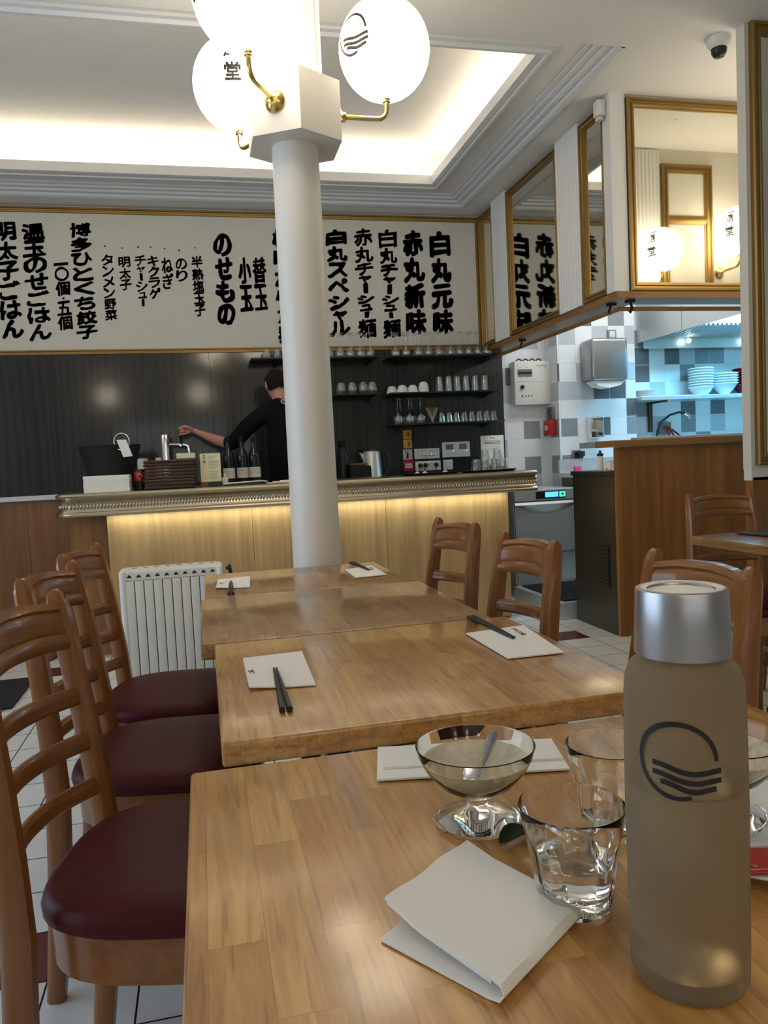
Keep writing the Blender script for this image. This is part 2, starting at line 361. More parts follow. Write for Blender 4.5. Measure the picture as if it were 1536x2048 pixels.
def put_glyph(bm, ch, fn, x0, x1, y0, y1, off=0.0, keep=False, jit=0, rot=False, fat=0):
    """glyph filling the box (u,v); fn maps (u,v) to 3-D"""
    vs, fs = glyph(ch, off)
    if not vs: return
    if rot: vs = [(-y, x) if rot == 1 else (y, -x) for x, y in vs]
    ax = min(v[0] for v in vs); bx = max(v[0] for v in vs); ay = min(v[1] for v in vs); by = max(v[1] for v in vs)
    sx = (x1-x0)/max(bx-ax, 1e-6); sy = (y1-y0)/max(by-ay, 1e-6)
    if keep: sx = sy = min(sx, sy)
    cx, cy = (x0+x1)/2, (y0+y1)/2
    ring = [(0, 0)] if not fat else [(0, 0)]+[(math.cos(k*PI/5+.3), math.sin(k*PI/5+.3)) for k in range(10)]
    if fat: sx = max(sx-2*fat/max(bx-ax, .2), sx*.5); sy = max(sy-2*fat/max(by-ay, .2), sy*.5)
    for du, dv in ring:
        out = []
        for x, y in vs:
            u = cx+(x-(ax+bx)/2)*sx; v = cy+(y-(ay+by)/2)*sy
            if jit:
                nv = noise.noise_vector(Vector((u*22, v*22, 1.3))); u += nv.x*jit; v += nv.y*jit+(u-cx)*.10
            k = fat*(1+.75*noise.noise(Vector((u*26, v*26, 7.7)))) if fat else 0
            out.append(bm.verts.new(fn(u+du*k*.92, v+dv*k*1.08)))
        for f in fs:
            try: bm.faces.new([out[i] for i in f])
            except ValueError: pass
def put_text(bm, s, fn, x, y, h, gap=.12, off=0.0):
    """left to right line of small letters"""
    for ch in s:
        if ch == ' ': x += h*.5; continue
        vs, fs = glyph(ch, off)
        if not vs: continue
        ax = min(v[0] for v in vs); bx = max(v[0] for v in vs); k = h/.7
        out = [bm.verts.new(fn(x+(a-ax)*k, y+b*k)) for a, b in vs]
        for f in fs:
            try: bm.faces.new([out[i] for i in f])
            except ValueError: pass
        x += (bx-ax)*k+h*gap
    return x

# ================================================================== SETTING
ZC = 3.13; ZR = 3.20; YB = 6.316; XB = 2.41; YK = 4.118
# floor of 20 cm tiles: white with scattered dark red ones
bm = nb(); red = {(0, 4), (13, 16), (-2, 18), (9, 9), (7, 1), (2, 12), (-5, 8), (16, 8), (5, 16), (-4, 1), (-8, 14), (18, 1), (11, 5), (-1, -1)}
for i in range(-13, 31):
    for j in range(-20, 27):
        x = -.6+.2*i; y = .98+.2*j; g = .0022
        f = bm.faces.new([bm.verts.new(p) for p in ((x+g, y+g, 0), (x+.2-g, y+g, 0), (x+.2-g, y+.2-g, 0), (x+g, y+.2-g, 0))])
        f.material_index = 1 if (i, j) in red else 0
n0 = len(bm.faces)
quad(bm, (-3.4, -3.2, -.003), (5.6, -3.2, -.003), (5.6, 6.5, -.003), (-3.4, 6.5, -.003)); bm.faces.ensure_lookup_table(); bm.faces[n0].material_index = 2
struct('floor', bm, ['floorw', 'floorr', 'grout'])
# ceiling with a raised tray (recess open X -2.98..1.79, Y 3.77..5.62)
TX0, TX1, TY0, TY1 = -2.96, 1.84, 3.88, 5.78
SX0, SX1, SY0, SY1 = -3.18, 2.21, 3.64, 6.14
bm = nb()
for x0, x1, y0, y1 in ((-3.4, 5.6, -3.2, SY0), (-3.4, 5.6, SY1, 6.5), (-3.4, SX0, SY0, SY1), (SX1, 5.6, SY0, SY1)): box(bm, x0, x1, y0, y1, ZC, ZR)
for x0, x1, y0, y1 in ((SX0, SX1, SY0, TY0), (SX0, SX1, TY1, SY1), (SX0, TX0, TY0, TY1), (TX1, SX1, TY0, TY1)): box(bm, x0, x1, y0, y1, ZR, ZR+.03)
e = .2; zt = ZR+.27
quad(bm, (TX0-e, TY0-e, zt), (TX1+e, TY0-e, zt), (TX1+e, TY1+e, zt), (TX0-e, TY1+e, zt))
for a, b in (((TX0-e, TY0-e), (TX1+e, TY0-e)), ((TX1+e, TY0-e), (TX1+e, TY1+e)), ((TX1+e, TY1+e), (TX0-e, TY1+e)), ((TX0-e, TY1+e), (TX0-e, TY0-e))):
    quad(bm, (*a, ZR+.03), (*b, ZR+.03), (*b, zt), (*a, zt))
struct('ceiling', bm, 'ceil')
# rim moulding round the tray and the outer cornice with its beads
rim = [(-.004, .03), (-.004, .055), (-.006, .055), (-.006, -.01), (-.0, -.012), (.018, -.022), (.03, -.022), (.036, -.03), (.052, -.03), (.06, -.014), (.085, -.012), (.09, 0)]
bm = nb(); sweep(bm, [(TX0, TY0), (TX0, TY1), (TX1, TY1), (TX1, TY0)], [(-o, z) for o, z in rim], ZR, True)
struct('trim_1', bm, 'trim', 30)
corn = [(0, 0), (.0, -.010), (.02, -.014), (.03, -.014), (.034, -.026), (.05, -.030), (.068, -.028), (.074, -.044), (.092, -.048), (.108, -.045), (.113, -.062), (.135, -.074), (.15, -.074), (.158, -.07), (.158, 0)]
bm = nb(); sweep(bm, [(-3.17, 5.99), (2.06, 5.99), (2.06, 3.645)], [(-o, z) for o, z in corn], ZR)
struct('trim_2', bm, 'trim', 30)
# walls
bm = nb(); box(bm, -3.4, 5.6, YB, YB+.15, 0, 3.5); struct('wall_back', bm, 'wall')
bm = nb(); box(bm, -3.4, -3.2, -3.2, .2, 0, 3.5); box(bm, -3.4, -3.2, 3.6, 6.5, 0, 3.5); box(bm, -3.4, -3.2, .2, 3.6, 0, .5); box(bm, -3.4, -3.2, .2, 3.6, 2.7, 3.5); struct('wall_left', bm, 'wall')
bm = nb(); box(bm, -3.2, 5.6, -3.2, -3, 0, .8); box(bm, -3.2, 5.6, -3.2, -3, 2.1, 3.5); box(bm, -3.2, -1.6, -3.2, -3, .8, 2.1); box(bm, 2.2, 5.6, -3.2, -3, .8, 2.1); struct('wall_front', bm, 'wall')
bm = nb(); box(bm, 5.4, 5.6, -3, 6.32, 0, 3.5); struct('wall_right', bm, 'wall')
def window(n, ax, p, a0, a1, z0, z1, pane):
    bm = nb(); f = .06
    def bx(u0, u1, zz0, zz1, d0=0, d1=.08):
        if ax == 'x': box(bm, p-d1, p-d0, u0, u1, zz0, zz1)
        else: box(bm, u0, u1, p-d1, p-d0, zz0, zz1)
    for u in (a0, (a0+a1)/2-f/2, a1-f): bx(u, u+f, z0, z1)
    bx(a0, a1, z0, z0+f); bx(a0, a1, z1-f, z1); bx(a0, a1, z0+(z1-z0)*.68, z0+(z1-z0)*.68+f)
    s = struct('window_%d' % n, bm, 'trim'); b = nb()
    if ax == 'x': quad(b, (p-.1, a0, z0), (p-.1, a1, z0), (p-.1, a1, z1), (p-.1, a0, z1))
    else: quad(b, (a0, p-.1, z0), (a1, p-.1, z0), (a1, p-.1, z1), (a0, p-.1, z1))
    g = obj('pane', b, pane, s); return s
window(1, 'x', -3.2, .2, 3.6, .5, 2.7, 'pane_l'); window(2, 'y', -3.0, -1.6, 2.2, .8, 2.1, 'pane_f')
# back wall below the board: stained oak panelling, ledge and oak wainscot
bm = nb(); xs = [-3.2, -2.2, -1.62, -1.05, -.47, .11, .69, 1.27, 1.85, 2.56]
for a, b in zip(xs, xs[1:]): box(bm, a+.0012, b-.0012, YB-.03, YB, .975, 2.02)
struct('wall_back_panelling', bm, 'dark')
bm = nb(); box(bm, -3.2, .3, YB-.07, YB, .94, .975); struct('trim_3', bm, 'trim')
bm = nb()
for a, b in zip([-3.2, -2.2, -1.3, -.4, .5], [-2.2, -1.3, -.4, .5, 2.5]): box(bm, a+.001, b-.001, YB-.025, YB, 0, .94)
struct('wall_back_wainscot', bm, 'oakdark')
# kitchen tiling: back wall right of the panelling and the projecting pillar
bm = nb(); box(bm, 2.56, 5.4, YB-.02, YB, 0, 3.1); struct('wall_kitchen_tiling', bm, 'tile')
bm = nb(); box(bm, 2.962, 3.685, 6.06, YB-.02, 0, 3.1); struct('wall_kitchen_pillar', bm, 'tile')
# bulkhead over the kitchen opening
bm = nb(); box(bm, XB, XB+.16, YK, YB, 2.0, ZC); box(bm, XB+.16, 5.4, YK, YK+.16, 2.0, ZC); struct('wall_bulkhead', bm, 'wall')
bm = nb(); box(bm, XB-.02, XB+.18, YK-.02, YB, 1.985, 2.022); struct('trim_4', bm, 'oaky')
bm = nb(); box(bm, XB+.18, 5.4, YK-.02, YK+.18, 1.985, 2.022); struct('trim_5', bm, 'oakx')
def fluted(name, ax, p, u0, u1, z0, z1, n, sign, depth=.03):
    """reeded strip standing proud of the plane ax=p; sign: direction it faces"""
    bm = nb(); pr = [(u0, 0)]
    m = n*6
    for k in range(m+1):
        u = u0+(u1-u0)*k/m; pr.append((u, depth+.006*abs(math.sin(PI*k/6))))
    pr.append((u1, 0))
    P3 = lambda u, d, z: (p+sign*d, u, z) if ax == 'x' else (u, p+sign*d, z)
    A = [bm.verts.new(P3(u, d, z0)) for u, d in pr]; B = [bm.verts.new(P3(u, d, z1)) for u, d in pr]
    for i in range(len(pr)-1): bm.faces.new((A[i], A[i+1], B[i+1], B[i]))
    bm.faces.new(A); bm.faces.new(B[::-1])
    return struct(name, bm, 'trim', 40)
fluted('trim_6', 'x', XB, 5.675, 5.965, 2.022, 3.128, 8, -1); fluted('trim_7', 'x', XB, 4.50, 4.812, 2.022, 3.128, 9, -1)
bm = nb(); box(bm, XB-.032, 2.474, YK-.012, 4.19, 2.022, ZC); struct('trim_10', bm, 'trim')
# pillar wall at the right with wainscot and sill moulding
PY = 3.35; PX = 2.668; PT = .06
bm = nb(); box(bm, PX, 3.8, PY, PY+PT, .98, ZC); struct('wall_pillar', bm, 'wall')
bm = nb(); box(bm, PX+.01, 3.8, PY+.002, PY+PT-.002, 0, .94); struct('wall_pillar_wainscot', bm, 'oakdark')
sill = [(0, -.055), (.012, -.055), (.015, -.04), (.022, -.02), (.045, -.012), (.05, 0), (.05, .008), (0, .008)]
bm = nb(); sweep(bm, [(PX, PY+PT), (PX, PY), (3.8, PY)], [(-o, z) for o, z in sill][::1], .98)
box(bm, PX+.002, 3.798, PY+.002, PY+PT-.002, .925, .988); struct('trim_8', bm, 'trim', 40)
fluted('trim_9', 'y', PY+PT, 2.944, 3.145, 1.0, 3.12, 7, 1, .012)
# column
bm = nb(); lathe(bm, [(.0, 0), (.12, 0), (.12, .06), (.098, .09), (.092, .12), (.089, .6), (.086, 1.4), (.083, 2.25), (.0, 2.25)], 48, (.395, 2.83, 0))
col = struct('column', bm, 'column', 40, 'white cast column standing behind the far end of the table row')
bm = nb(); lathe(bm, [(0, 2.42), (.096, 2.42), (.096, ZC), (0, ZC)], 48, (.395, 2.83, 0)); tube(bm, [(.49, 2.80, 2.42), (.49, 2.80, ZC)], .011, 8); obj('upper_shaft', bm, 'column', col, 40)
hexp = [(.395+.179*math.cos(math.radians(a)), 2.83+.179*math.sin(math.radians(a))) for a in (30, 90, 150, 210, 270, 330)]
bm = nb(); prism(bm, hexp, 'z', 2.235, 2.44); obj('lamp_collar', bm, 'column', col)

# ================================================================== MENU BOARD AND MIRRORS
def frame_profile(): return [(0, 0), (0, .022), (.006, .03), (.016, .03), (.02, .02), (.03, .018), (.036, .026), (.046, .024), (.05, .012), (.056, .01), (.056, 0)]
def frame(bm, P3, u0, u1, z0, z1, wd=1.0):
    """mitred gilt frame inside the rectangle; P3(u, depth, z)"""
    pr = frame_profile()
    cs = [(u0, z0, 1, 1), (u1, z0, -1, 1), (u1, z1, -1, -1), (u0, z1, 1, -1)]
    rings = [[bm.verts.new(P3(u+su*o*wd, d, z+sz*o*wd)) for o, d in pr] for u, z, su, sz in cs]
    for i in range(4):
        A, B = rings[i], rings[(i+1) % 4]
        for k in range(len(pr)-1): bm.faces.new((A[k], A[k+1], B[k+1], B[k]))
bx0, bx1, bz0, bz1 = -2.9, 2.405, 2.02, 3.115
mb = thing('menu_board', 'wide cream menu board of black brushed writing along the back wall', 'menu board', ((bx0+bx1)/2, YB, bz0))
ox, oz = (bx0+bx1)/2, bz0
bm = nb(); box(bm, bx0-ox+.03, bx1-ox-.03, -.012, 0, .02, bz1-oz-.02); obj('panel', bm, 'board', mb)
bm = nb(); frame(bm, lambda u, d, z: (u, -d, z), bx0-ox, bx1-ox, 0, bz1-oz, .85); obj('frame', bm, 'gold', mb, 30)
SMALL = {'ャ': .62, 'ュ': .62, 'ー': .8, '・': .35, '一': .35, 'ョ': .62}
def column_text(txt, xc, zt, zb, wd, off=.035, jit=.009, fit=1.0, parent=mb, name='lettering', wts=None):
    bm = nb(); W_ = [(SMALL.get(c, 1.0) if not wts else wts[i]) for i, c in enumerate(txt)]
    tot = sum(W_); z = zt
    fn = lambda u, v: (u-ox, -.0135, v-oz)
    off, fat = 0, off*wd*1.15
    for c, wgt in zip(txt, W_):
        h = (zt-zb)*wgt/tot; ww = wd*(.72 if c in SMALL and c not in 'ー一' else 1)
        if c == 'ー': put_glyph(bm, '丨', fn, xc-ww*.1, xc+ww*.1, z-h*.95, z-h*.05, off, jit=jit, fat=fat)
        elif c in '一': put_glyph(bm, c, fn, xc-ww/2, xc+ww/2, z-h*.75, z-h*.3, off, jit=jit, fat=fat)
        elif c == '・': put_glyph(bm, c, fn, xc-ww*.15, xc+ww*.15, z-h*.75, z-h*.25, off, True, jit, fat=fat)
        else: put_glyph(bm, c, fn, xc-ww/2, xc+ww/2, z-h*.99, z-h*.01, off, jit=jit, fat=fat)
        z -= h
    obj(name, bm, 'ink', parent, fix=False)
T = column_text
T('明太子ごはん', -1.30, 3.002, 2.148, .155, .040); T('温玉のせごはん', -1.108, 2.995, 2.135, .165, .036)
T('一〇個・五個', -.93, 2.717, 2.207, .105, .036, .005); T('博多ひとくち餃子', -.777, 3.006, 2.138, .155, .034)
for s_, x_, a_, b_ in (('タンメン野菜', -.598, 2.773, 2.279), ('明太子', -.475, 2.76, 2.505), ('チャーシュー', -.358, 2.769, 2.38), ('キクラゲ', -.264, 2.77, 2.441),
                       ('ねぎ', -.162, 2.76, 2.513), ('のり', -.055, 2.75, 2.575), ('半熟塩玉子', .065, 2.77, 2.307)):
    T(s_, x_, a_, b_, .088, .034, .004); T('・', x_-.01, a_+.085, a_+.04, .05, .07, .002)
T('のせもの', .267, 2.946, 2.228, .145, .062); T('小玉', .428, 2.767, 2.34, .105, .06); T('替玉', .545, 2.769, 2.348, .11, .045)
T('極味からか麺', .742, 2.994, 2.094, .165, .05); T('白丸スペシャル', 1.173, 2.995, 2.141, .175, .044); T('赤丸チャーシュー麺', 1.397, 3.011, 2.123, .155, .037, wts=[1.25, 1.1, .85, .5, .8, .65, .5, .5, 1.35])
T('白丸チャーシュー麺', 1.603, 3.004, 2.12, .155, .037, wts=[1.25, 1.1, .85, .5, .8, .65, .5, .5, 1.35]); T('赤丸新味', 1.817, 3.004, 2.143, .185, .058); T('白丸元味', 2.052, 3.001, 2.145, .19, .060)

def mirror(ax, p, sign, u0, u1, z0, z1, label, wd=1.0, bar=None, nm='framed_mirror', gm='mirror', cat='mirror'):
    t = thing(nm, label, cat, (p, u0, z0) if ax == 'x' else (u0, p, z0))
    P3 = (lambda u, d, z: (sign*d, u, z)) if ax == 'x' else (lambda u, d, z: (u, sign*d, z))
    W_, H_ = u1-u0, z1-z0; bm = nb(); q = .03
    quad(bm, P3(q, .004, q), P3(W_-q, .004, q), P3(W_-q, .004, H_-q), P3(q, .004, H_-q))
    quad(bm, P3(q, .0, q), P3(W_-q, .0, q), P3(W_-q, .0, H_-q), P3(q, .0, H_-q))
    obj('glass' if gm == 'mirror' else 'panel', bm, gm, t)
    bm = nb(); frame(bm, P3, 0, W_, 0, H_, wd)
    if bar:
        b_ = bar-z0; vs = []
        for uu in (.03, W_-.03): vs.append([bm.verts.new(P3(uu, d, b_+o)) for o, d in ((-.03, 0), (-.028, .014), (-.01, .022), (.01, .022), (.028, .014), (.03, 0))])
        for k in range(5): bm.faces.new((vs[0][k], vs[0][k+1], vs[1][k+1], vs[1][k]))
    obj('frame', bm, 'gold', t, 30); return t
mirror('x', XB, -1, 5.968, 6.28, 2.025, 3.11, 'narrow gilt framed mirror in the corner beside the menu board', .8)
mirror('x', XB, -1, 4.815, 5.672, 2.025, 3.11, 'broad gilt framed mirror between the two reeded strips of the bulkhead', .8)
mirror('x', XB, -1, 4.192, 4.498, 2.025, 3.11, 'narrow gilt framed mirror below the white motion sensor', .8)
mirror('y', YK, -1, 2.48, 3.95, 2.022, 3.112, 'large speckled gilt mirror reflecting two globe lamps above the kitchen hatch', .95)
mirror('y', PY, -1, 2.69, 3.45, 1.0, 3.13, 'tall gilt framed mirror on the white pillar at the right edge', 1.1)
mirror('y', PY+PT, 1, 3.155, 3.545, 1.15, 3.03, 'gilt framed cream panel seen reflected behind the globe lamp in the large mirror', 1.0, 2.66, 'gilt_frame', 'board', 'panel')

# ================================================================== LAMPS
def globe_lamp(loc, ang, label, text=None, arm=.19, r=.165, ta=0.0, tk='kanji'):
    """loc: rosette centre on the wall; arm along local +x"""
    t = thing('globe_lamp', label, 'lamp', loc, ang, 'white globe lamps on brass arms')
    mx = Matrix.Rotation(PI/2, 4, 'Y')
    bm = nb(); lathe(bm, [(0, 0), (.037, 0), (.037, .006), (.030, .014), (.018, .022), (.016, .034), (.009, .038), (0, .038)], 28, mx=mx); obj('rosette', bm, 'brass', t, 35)
    pts = [(.03, 0, 0), (arm-.035, 0, 0)]+[(arm-.035+.035*math.sin(a), 0, .035-.035*math.cos(a)) for a in (.3, .6, .9, 1.2, PI/2)]+[(arm, 0, .075)]
    bm = nb(); tube(bm, pts, .0085, 12); lathe(bm, [(0, .06), (.014, .06), (.014, .07), (.018, .076), (.018, .09), (0, .09)], 20, (arm, 0, 0)); obj('arm', bm, 'brass', t, 40)
    zc = .075+r*1.03
    bm = nb(); pr = [(r*math.sin(PI*k/24), -r*1.06*math.cos(PI*k/24)) for k in range(25)]; pr[0] = (0, pr[0][1]); pr[-1] = (0, pr[-1][1])
    lathe(bm, pr, 48, (arm, 0, zc)); g = obj('globe', bm, 'globe', t, 60)
    def fn(s, v, a=0):
        h = v/(r*1.06); h = max(-.98, min(.98, h)); th = a+s/r; rr = math.sqrt(1-h*h)*(r+.0035)
        return (arm+rr*math.cos(th), rr*math.sin(th), zc+h*(r+.0035)*1.06)
    bm = nb(); a = ta-ang
    f2 = lambda s, v: fn(s, v, a)
    if tk == 'kanji':
        for ch, v0, v1 in (('一', .092, .102), ('風', .022, .082), ('堂', -.056, .006)): put_glyph(bm, ch, lambda s, v: (s, v, 0), -.031, .031, v0, v1, .0, fat=.0024)
    else:
        logo(bm, lambda s, v: (s, v, 0), .064, .0082)
    for _ in range(3):
        lg = [e_ for e_ in bm.edges if e_.calc_length() > .009]
        if lg: bmesh.ops.subdivide_edges(bm, edges=lg, cuts=1)
    bmesh.ops.triangulate(bm, faces=[f_ for f_ in bm.faces if len(f_.verts) > 4])
    for v_ in bm.verts: v_.co = f2(v_.co.x, v_.co.y)
    obj('lettering', bm, 'ink', t, fix=False)
    return t
def strip(bm, fn, pts, wid):
    """flat ribbon through 2-D pts"""
    L = []; n = len(pts)
    for i in range(n):
        a, b = Vector(pts[max(i-1, 0)]), Vector(pts[min(i+1, n-1)]); d = (b-a).normalized(); q = Vector((-d.y, d.x))
        w_ = wid(i/(n-1)) if callable(wid) else wid; p = Vector(pts[i])
        L.append((bm.verts.new(fn(*(p+q*w_/2))), bm.verts.new(fn(*(p-q*w_/2)))))
    for A, B in zip(L, L[1:]): bm.faces.new((A[0], A[1], B[1], B[0]))
def logo(bm, fn, R_, wd):
    """open circle with three wavy lines at lower right"""
    pts = [(R_*math.cos(math.radians(a)), R_*math.sin(math.radians(a))) for a in range(-8, -8+300-12, 6)]
    pts = [(R_*math.cos(math.radians(2+a)), R_*math.sin(math.radians(2+a))) for a in range(0, 292, 6)]
    strip(bm, fn, pts, lambda t: wd*(.95+.3*math.sin(PI*t)))
    for x0, x1, y in ((-.66, 1.12, -.18), (-.66, 1.12, -.43), (-.44, .98, -.66)):
        strip(bm, fn, [(R_*(x0+(x1-x0)*k/14), R_*(y-.1*k/14+.07*math.cos(2*PI*k/14-.4))) for k in range(15)], wd*1.25)
hx = lambda a, z: (.395+.155*math.cos(math.radians(a)), 2.83+.155*math.sin(math.radians(a)), z)
globe_lamp(hx(240, 2.335), math.radians(240), 'globe lamp nearest the viewer, cut by the top of the picture', ta=math.radians(200))
globe_lamp(hx(0, 2.355), 0, 'globe lamp on the right side of the column with circle and wave emblem', ta=math.radians(212), tk='logo')
globe_lamp(hx(120, 2.34), math.radians(120), 'globe lamp behind the column collar, below the nearest globe', ta=math.radians(262))
globe_lamp((3.04, PY+PT+.019, 2.199), PI/2, 'left of the two globe lamps seen reflected in the large mirror', arm=.152, r=.133, ta=math.radians(150))
globe_lamp((3.60, PY+PT+.001, 2.307), PI/2, 'right of the two globe lamps seen reflected in the large mirror', arm=.21, r=.15, ta=math.radians(150))

for x, nm in ((-1.63, 'left'), (.05, 'middle'), (1.75, 'right')): globe_lamp((x, -3.0, 2.33), PI/2, '%s globe lamp on the front wall, seen only as a glow in the dark panelling' % nm, arm=.24, ta=PI/2)
# small fittings
t = thing('motion_sensor', 'white motion sensor high on the bulkhead corner', 'sensor', (XB-.064, 4.165, 3.055))
bm = nb(); box(bm, -.025, .03, -.03, .03, -.035, .055, .01); obj('housing', bm, 'white', t, 40)
bm = nb(); box(bm, -.018, .02, -.022, .022, -.058, -.036, .008); obj('lens', bm, 'cream', t, 40)
t = thing('security_camera', 'small dome camera on the ceiling beside the pillar', 'camera', (2.64, 3.50, ZC))
bm = nb(); lathe(bm, [(0, 0), (.06, 0), (.06, -.02), (.045, -.045), (.04, -.05), (0, -.05)], 24); obj('base', bm, 'white', t, 40)
bm = nb(); lathe(bm, [(.038, -.05), (.036, -.07), (.025, -.088), (0, -.095)], 24); obj('dome', bm, 'black', t, 60)
def rod(label, a, b, hooks, mat_):
    t = thing('curtain_rod', label, 'rod', a, 0, 'wooden rods below the bulkhead'); A, B = Vector(a), Vector(b)
    bm = nb(); tube(bm, [(0, 0, 0), B-A], .013, 14); obj('rod', bm, mat_, t, 40)
    for h in hooks:
        p = A+(B-A)*h-A; bm = nb(); d = (B-A).normalized(); s = Vector((d.y, -d.x, 0))
        box(bm, p.x-.022, p.x+.022, p.y-.022, p.y+.022, .036-.0+.0, .05)
        tube(bm, [p+Vector((0, 0, .045)), p+Vector((0, 0, .0))+s*.019, p+Vector((0, 0, -.018)), p-s*.02+Vector((0, 0, .0)), p-s*.022+Vector((0, 0, .012))], .008, 8)
        obj('bracket', bm, 'black', t, 40)
rod('long wooden rod hung below the bulkhead over the bar end', (2.45, 6.25, 1.935), (2.45, 4.2, 1.935), (.32, .965), 'oaky')
rod('orange wooden rod hung across the kitchen hatch', (2.44, YK+.06, 1.935), (3.9, YK+.06, 1.935), (.055, .9), 'oakx')

# ================================================================== BAR COUNTER
t = thing('bar_counter', 'long oak bar counter with pewter edged top across the room', 'counter', (0, 0, 0))
bm = nb()
for a, b in ((-.572, .29), (.29, 1.15), (1.15, 2.0)): box(bm, a+.001, b-.001, 4.90, 4.93, .02, .985)
obj('front_panel', bm, 'oak', t)
bm = nb(); box(bm, -.80, -.574, 5.0, 5.03, 0, .985); obj('recessed_panel', bm, 'oakdark', t)
for q0, q1, y0, y1 in ((-.80, -.77, 5.031, 5.35), (1.972, 2.0, 4.931, 5.38)):
    bm = nb(); box(bm, q0, q1, y0, y1, 0, .985); obj('side_panel', bm, 'oakdark', t)
CT = 1.003
bm = nb(); box(bm, -.81, 2.15, 4.80, 5.37, .985, CT); obj('counter_top', bm, 'pewter', t)
path = [(2.155, 4.79)]+[(-.74-.07*math.sin(a), 4.86-.07*math.cos(a)) for a in [k*PI/2/8 for k in range(9)]]+[(-.81, 5.36)]
edge = [(0, 0), (.018, .0), (.03, -.006), (.034, -.014), (.03, -.022), (.018, -.028), (.010, -.034), (.016, -.040), (.022, -.046), (.014, -.052), (.008, -.062), (.008, -.088), (.015, -.096), (.018, -.104), (.026, -.110), (.034, -.118), (.034, -.128), (.026, -.136), (.0, -.138)]
bm = nb(); sweep(bm, path[::-1], [(o, z) for o, z in edge][::1], CT+.001); obj('edge_moulding', bm, 'pewter', t, 50)
bm = nb(); L = 0; pts = [Vector(p) for p in path]; step = .0185; dd = 0
for A, B in zip(pts, pts[1:]):
    seg = (B-A).length; d = (B-A).normalized(); nrm = Vector((d.y, -d.x))*-1
    while dd < seg:
        p = A+d*dd+nrm*.010
        t2 = bmesh.new(); bmesh.ops.create_icosphere(t2, subdivisions=1, radius=1)
        join(bm, t2, Matrix.Translation((p.x, p.y, CT-.075)) @ Matrix.Rotation(math.atan2(d.y, d.x), 4, 'Z') @ Matrix.Diagonal((.0078, .012, .019, 1))); t2.free(); dd += step
    dd -= seg
obj('beading', bm, 'pewter', t, 80)

# things on the bar top
C0 = CT+.001
t = thing('ice_bucket', 'black flared ice bucket with wire ring at the left end of the bar', 'bucket', (-.555, 5.17, C0))
bm = nb(); fr = lambda a, z: 1
prof = [(.0, .002), (.125, 0), (.135, .06), (.15, .14), (.172, .22), (.19, .285), (.184, .285), (.165, .2), (.13, .03), (0, .02)]
lathe(bm, prof, 40); obj('body', bm, 'blackm', t, 50)
bm = nb(); tube(bm, [(.09+.045*math.cos(a), -.165, .30+.052*math.sin(a)) for a in [k*2*PI/24 for k in range(25)]], .004, 8); obj('ring', bm, 'chrome', t, 60)
bm = nb()
for d in (0, .004):
    A = [(.063, -.185-d, .302), (.118, -.185-d, .302), (.15, -.178-d, .2), (.095, -.178-d, .195)]
    quad(bm, *A)
o = obj('hanging_cloth', bm, 'paper'); o.location = (-.555, 5.17, C0+.01); tag(o, 'white folded cloth hanging from the ring of the black bucket', 'cloth')
for k in range(14):
    x0 = -.685+random.uniform(-.0015, .0015)
    bm = nb(); box(bm, 0, .26, 0, .16, 0, .0066)
    o = obj('paper_placemat', bm, 'paper'); o.location = (x0, 4.875+random.uniform(-.002, .002), C0+k*.0071)
    tag(o, 'grey white placemat, %s from the bottom of the stack before the black bucket' % (ORD[k] if k < 12 else ('thirteenth', 'topmost')[k-12]) if k < 13 else 'topmost placemat of the grey white stack before the black bucket', 'placemat', 'placemats stacked on the bar')
for k in range(9):
    bm = nb(); box(bm, 0, .30, 0, .21, 0, .013, .004); o = obj('menu_folder', bm, 'leather')
    o.location = (-.338+random.uniform(-.008, .008), 4.87+random.uniform(-.006, .006), C0+k*.0195+.002)
    o.rotation_euler = (0, 0, random.uniform(-.03, .03))
    tag(o, ('lowest' if k == 0 else 'topmost' if k == 8 else ORD[k]) + (' dark leather menu folder of the bar stack' if k in (0, 8) else ' dark leather menu folder up from the bottom of the bar stack'), 'menu', 'menu folders stacked on the bar')
    bm = nb(); box(bm, .006, .294, .004, .2, .0133, .0175); q = obj('pages', bm, 'brown', o)
t = thing('card_box', 'flat cream box lying on top of the menu folder stack', 'box', (-.145, 4.93, C0+.180))
bm = nb(); box(bm, 0, .112, 0, .08, 0, .033, .003); obj('box', bm, 'card', t)
bm = nb(); put_text(bm, 'oo', lambda u, v: (u, -.0006, v), .012, .010, .007); obj('printing', bm, 'ink', t, fix=False)
t = thing('table_card', 'upright cream menu card with black vertical emblem beside the folder stack', 'card', (.0, 4.93, C0))
bm = nb()
for k in range(4): box(bm, -.006+k*.003, .118, .012*k, .012*k+.001, .03, .205-.003*k)
obj('card_sheets', bm, 'card', t)
bm = nb(); fn = lambda u, v: (u, -.0008, v)
for ch, a, b in (('一', .190, .194), ('風', .168, .184), ('堂', .146, .162)): put_glyph(bm, ch, fn, .012, .026, a, b, .02)
for k in range(14):
    if k in (2, 8): continue
    w_ = random.uniform(.03, .065); quad(bm, (.045, -.0008, .186-k*.0105), (.045+w_, -.0008, .186-k*.0105), (.045+w_, -.0008, .1875-k*.0105), (.045, -.0008, .1875-k*.0105))
put_text(bm, 'IPPUDO', fn, .012, .056, .0045); obj('printing', bm, 'ink', t, fix=False)
bm = nb(); box(bm, -.01, .12, -.004, .05, 0, .03, .002); obj('holder', bm, 'brown', t)
bm = nb(); box(bm, 0, .085, 0, .06, 0, .03, .003); o = obj('coaster_stack', bm, 'leather'); o.location = (.035, 4.86, C0); tag(o, 'dark block of coasters in front of the cream menu card', 'coasters')
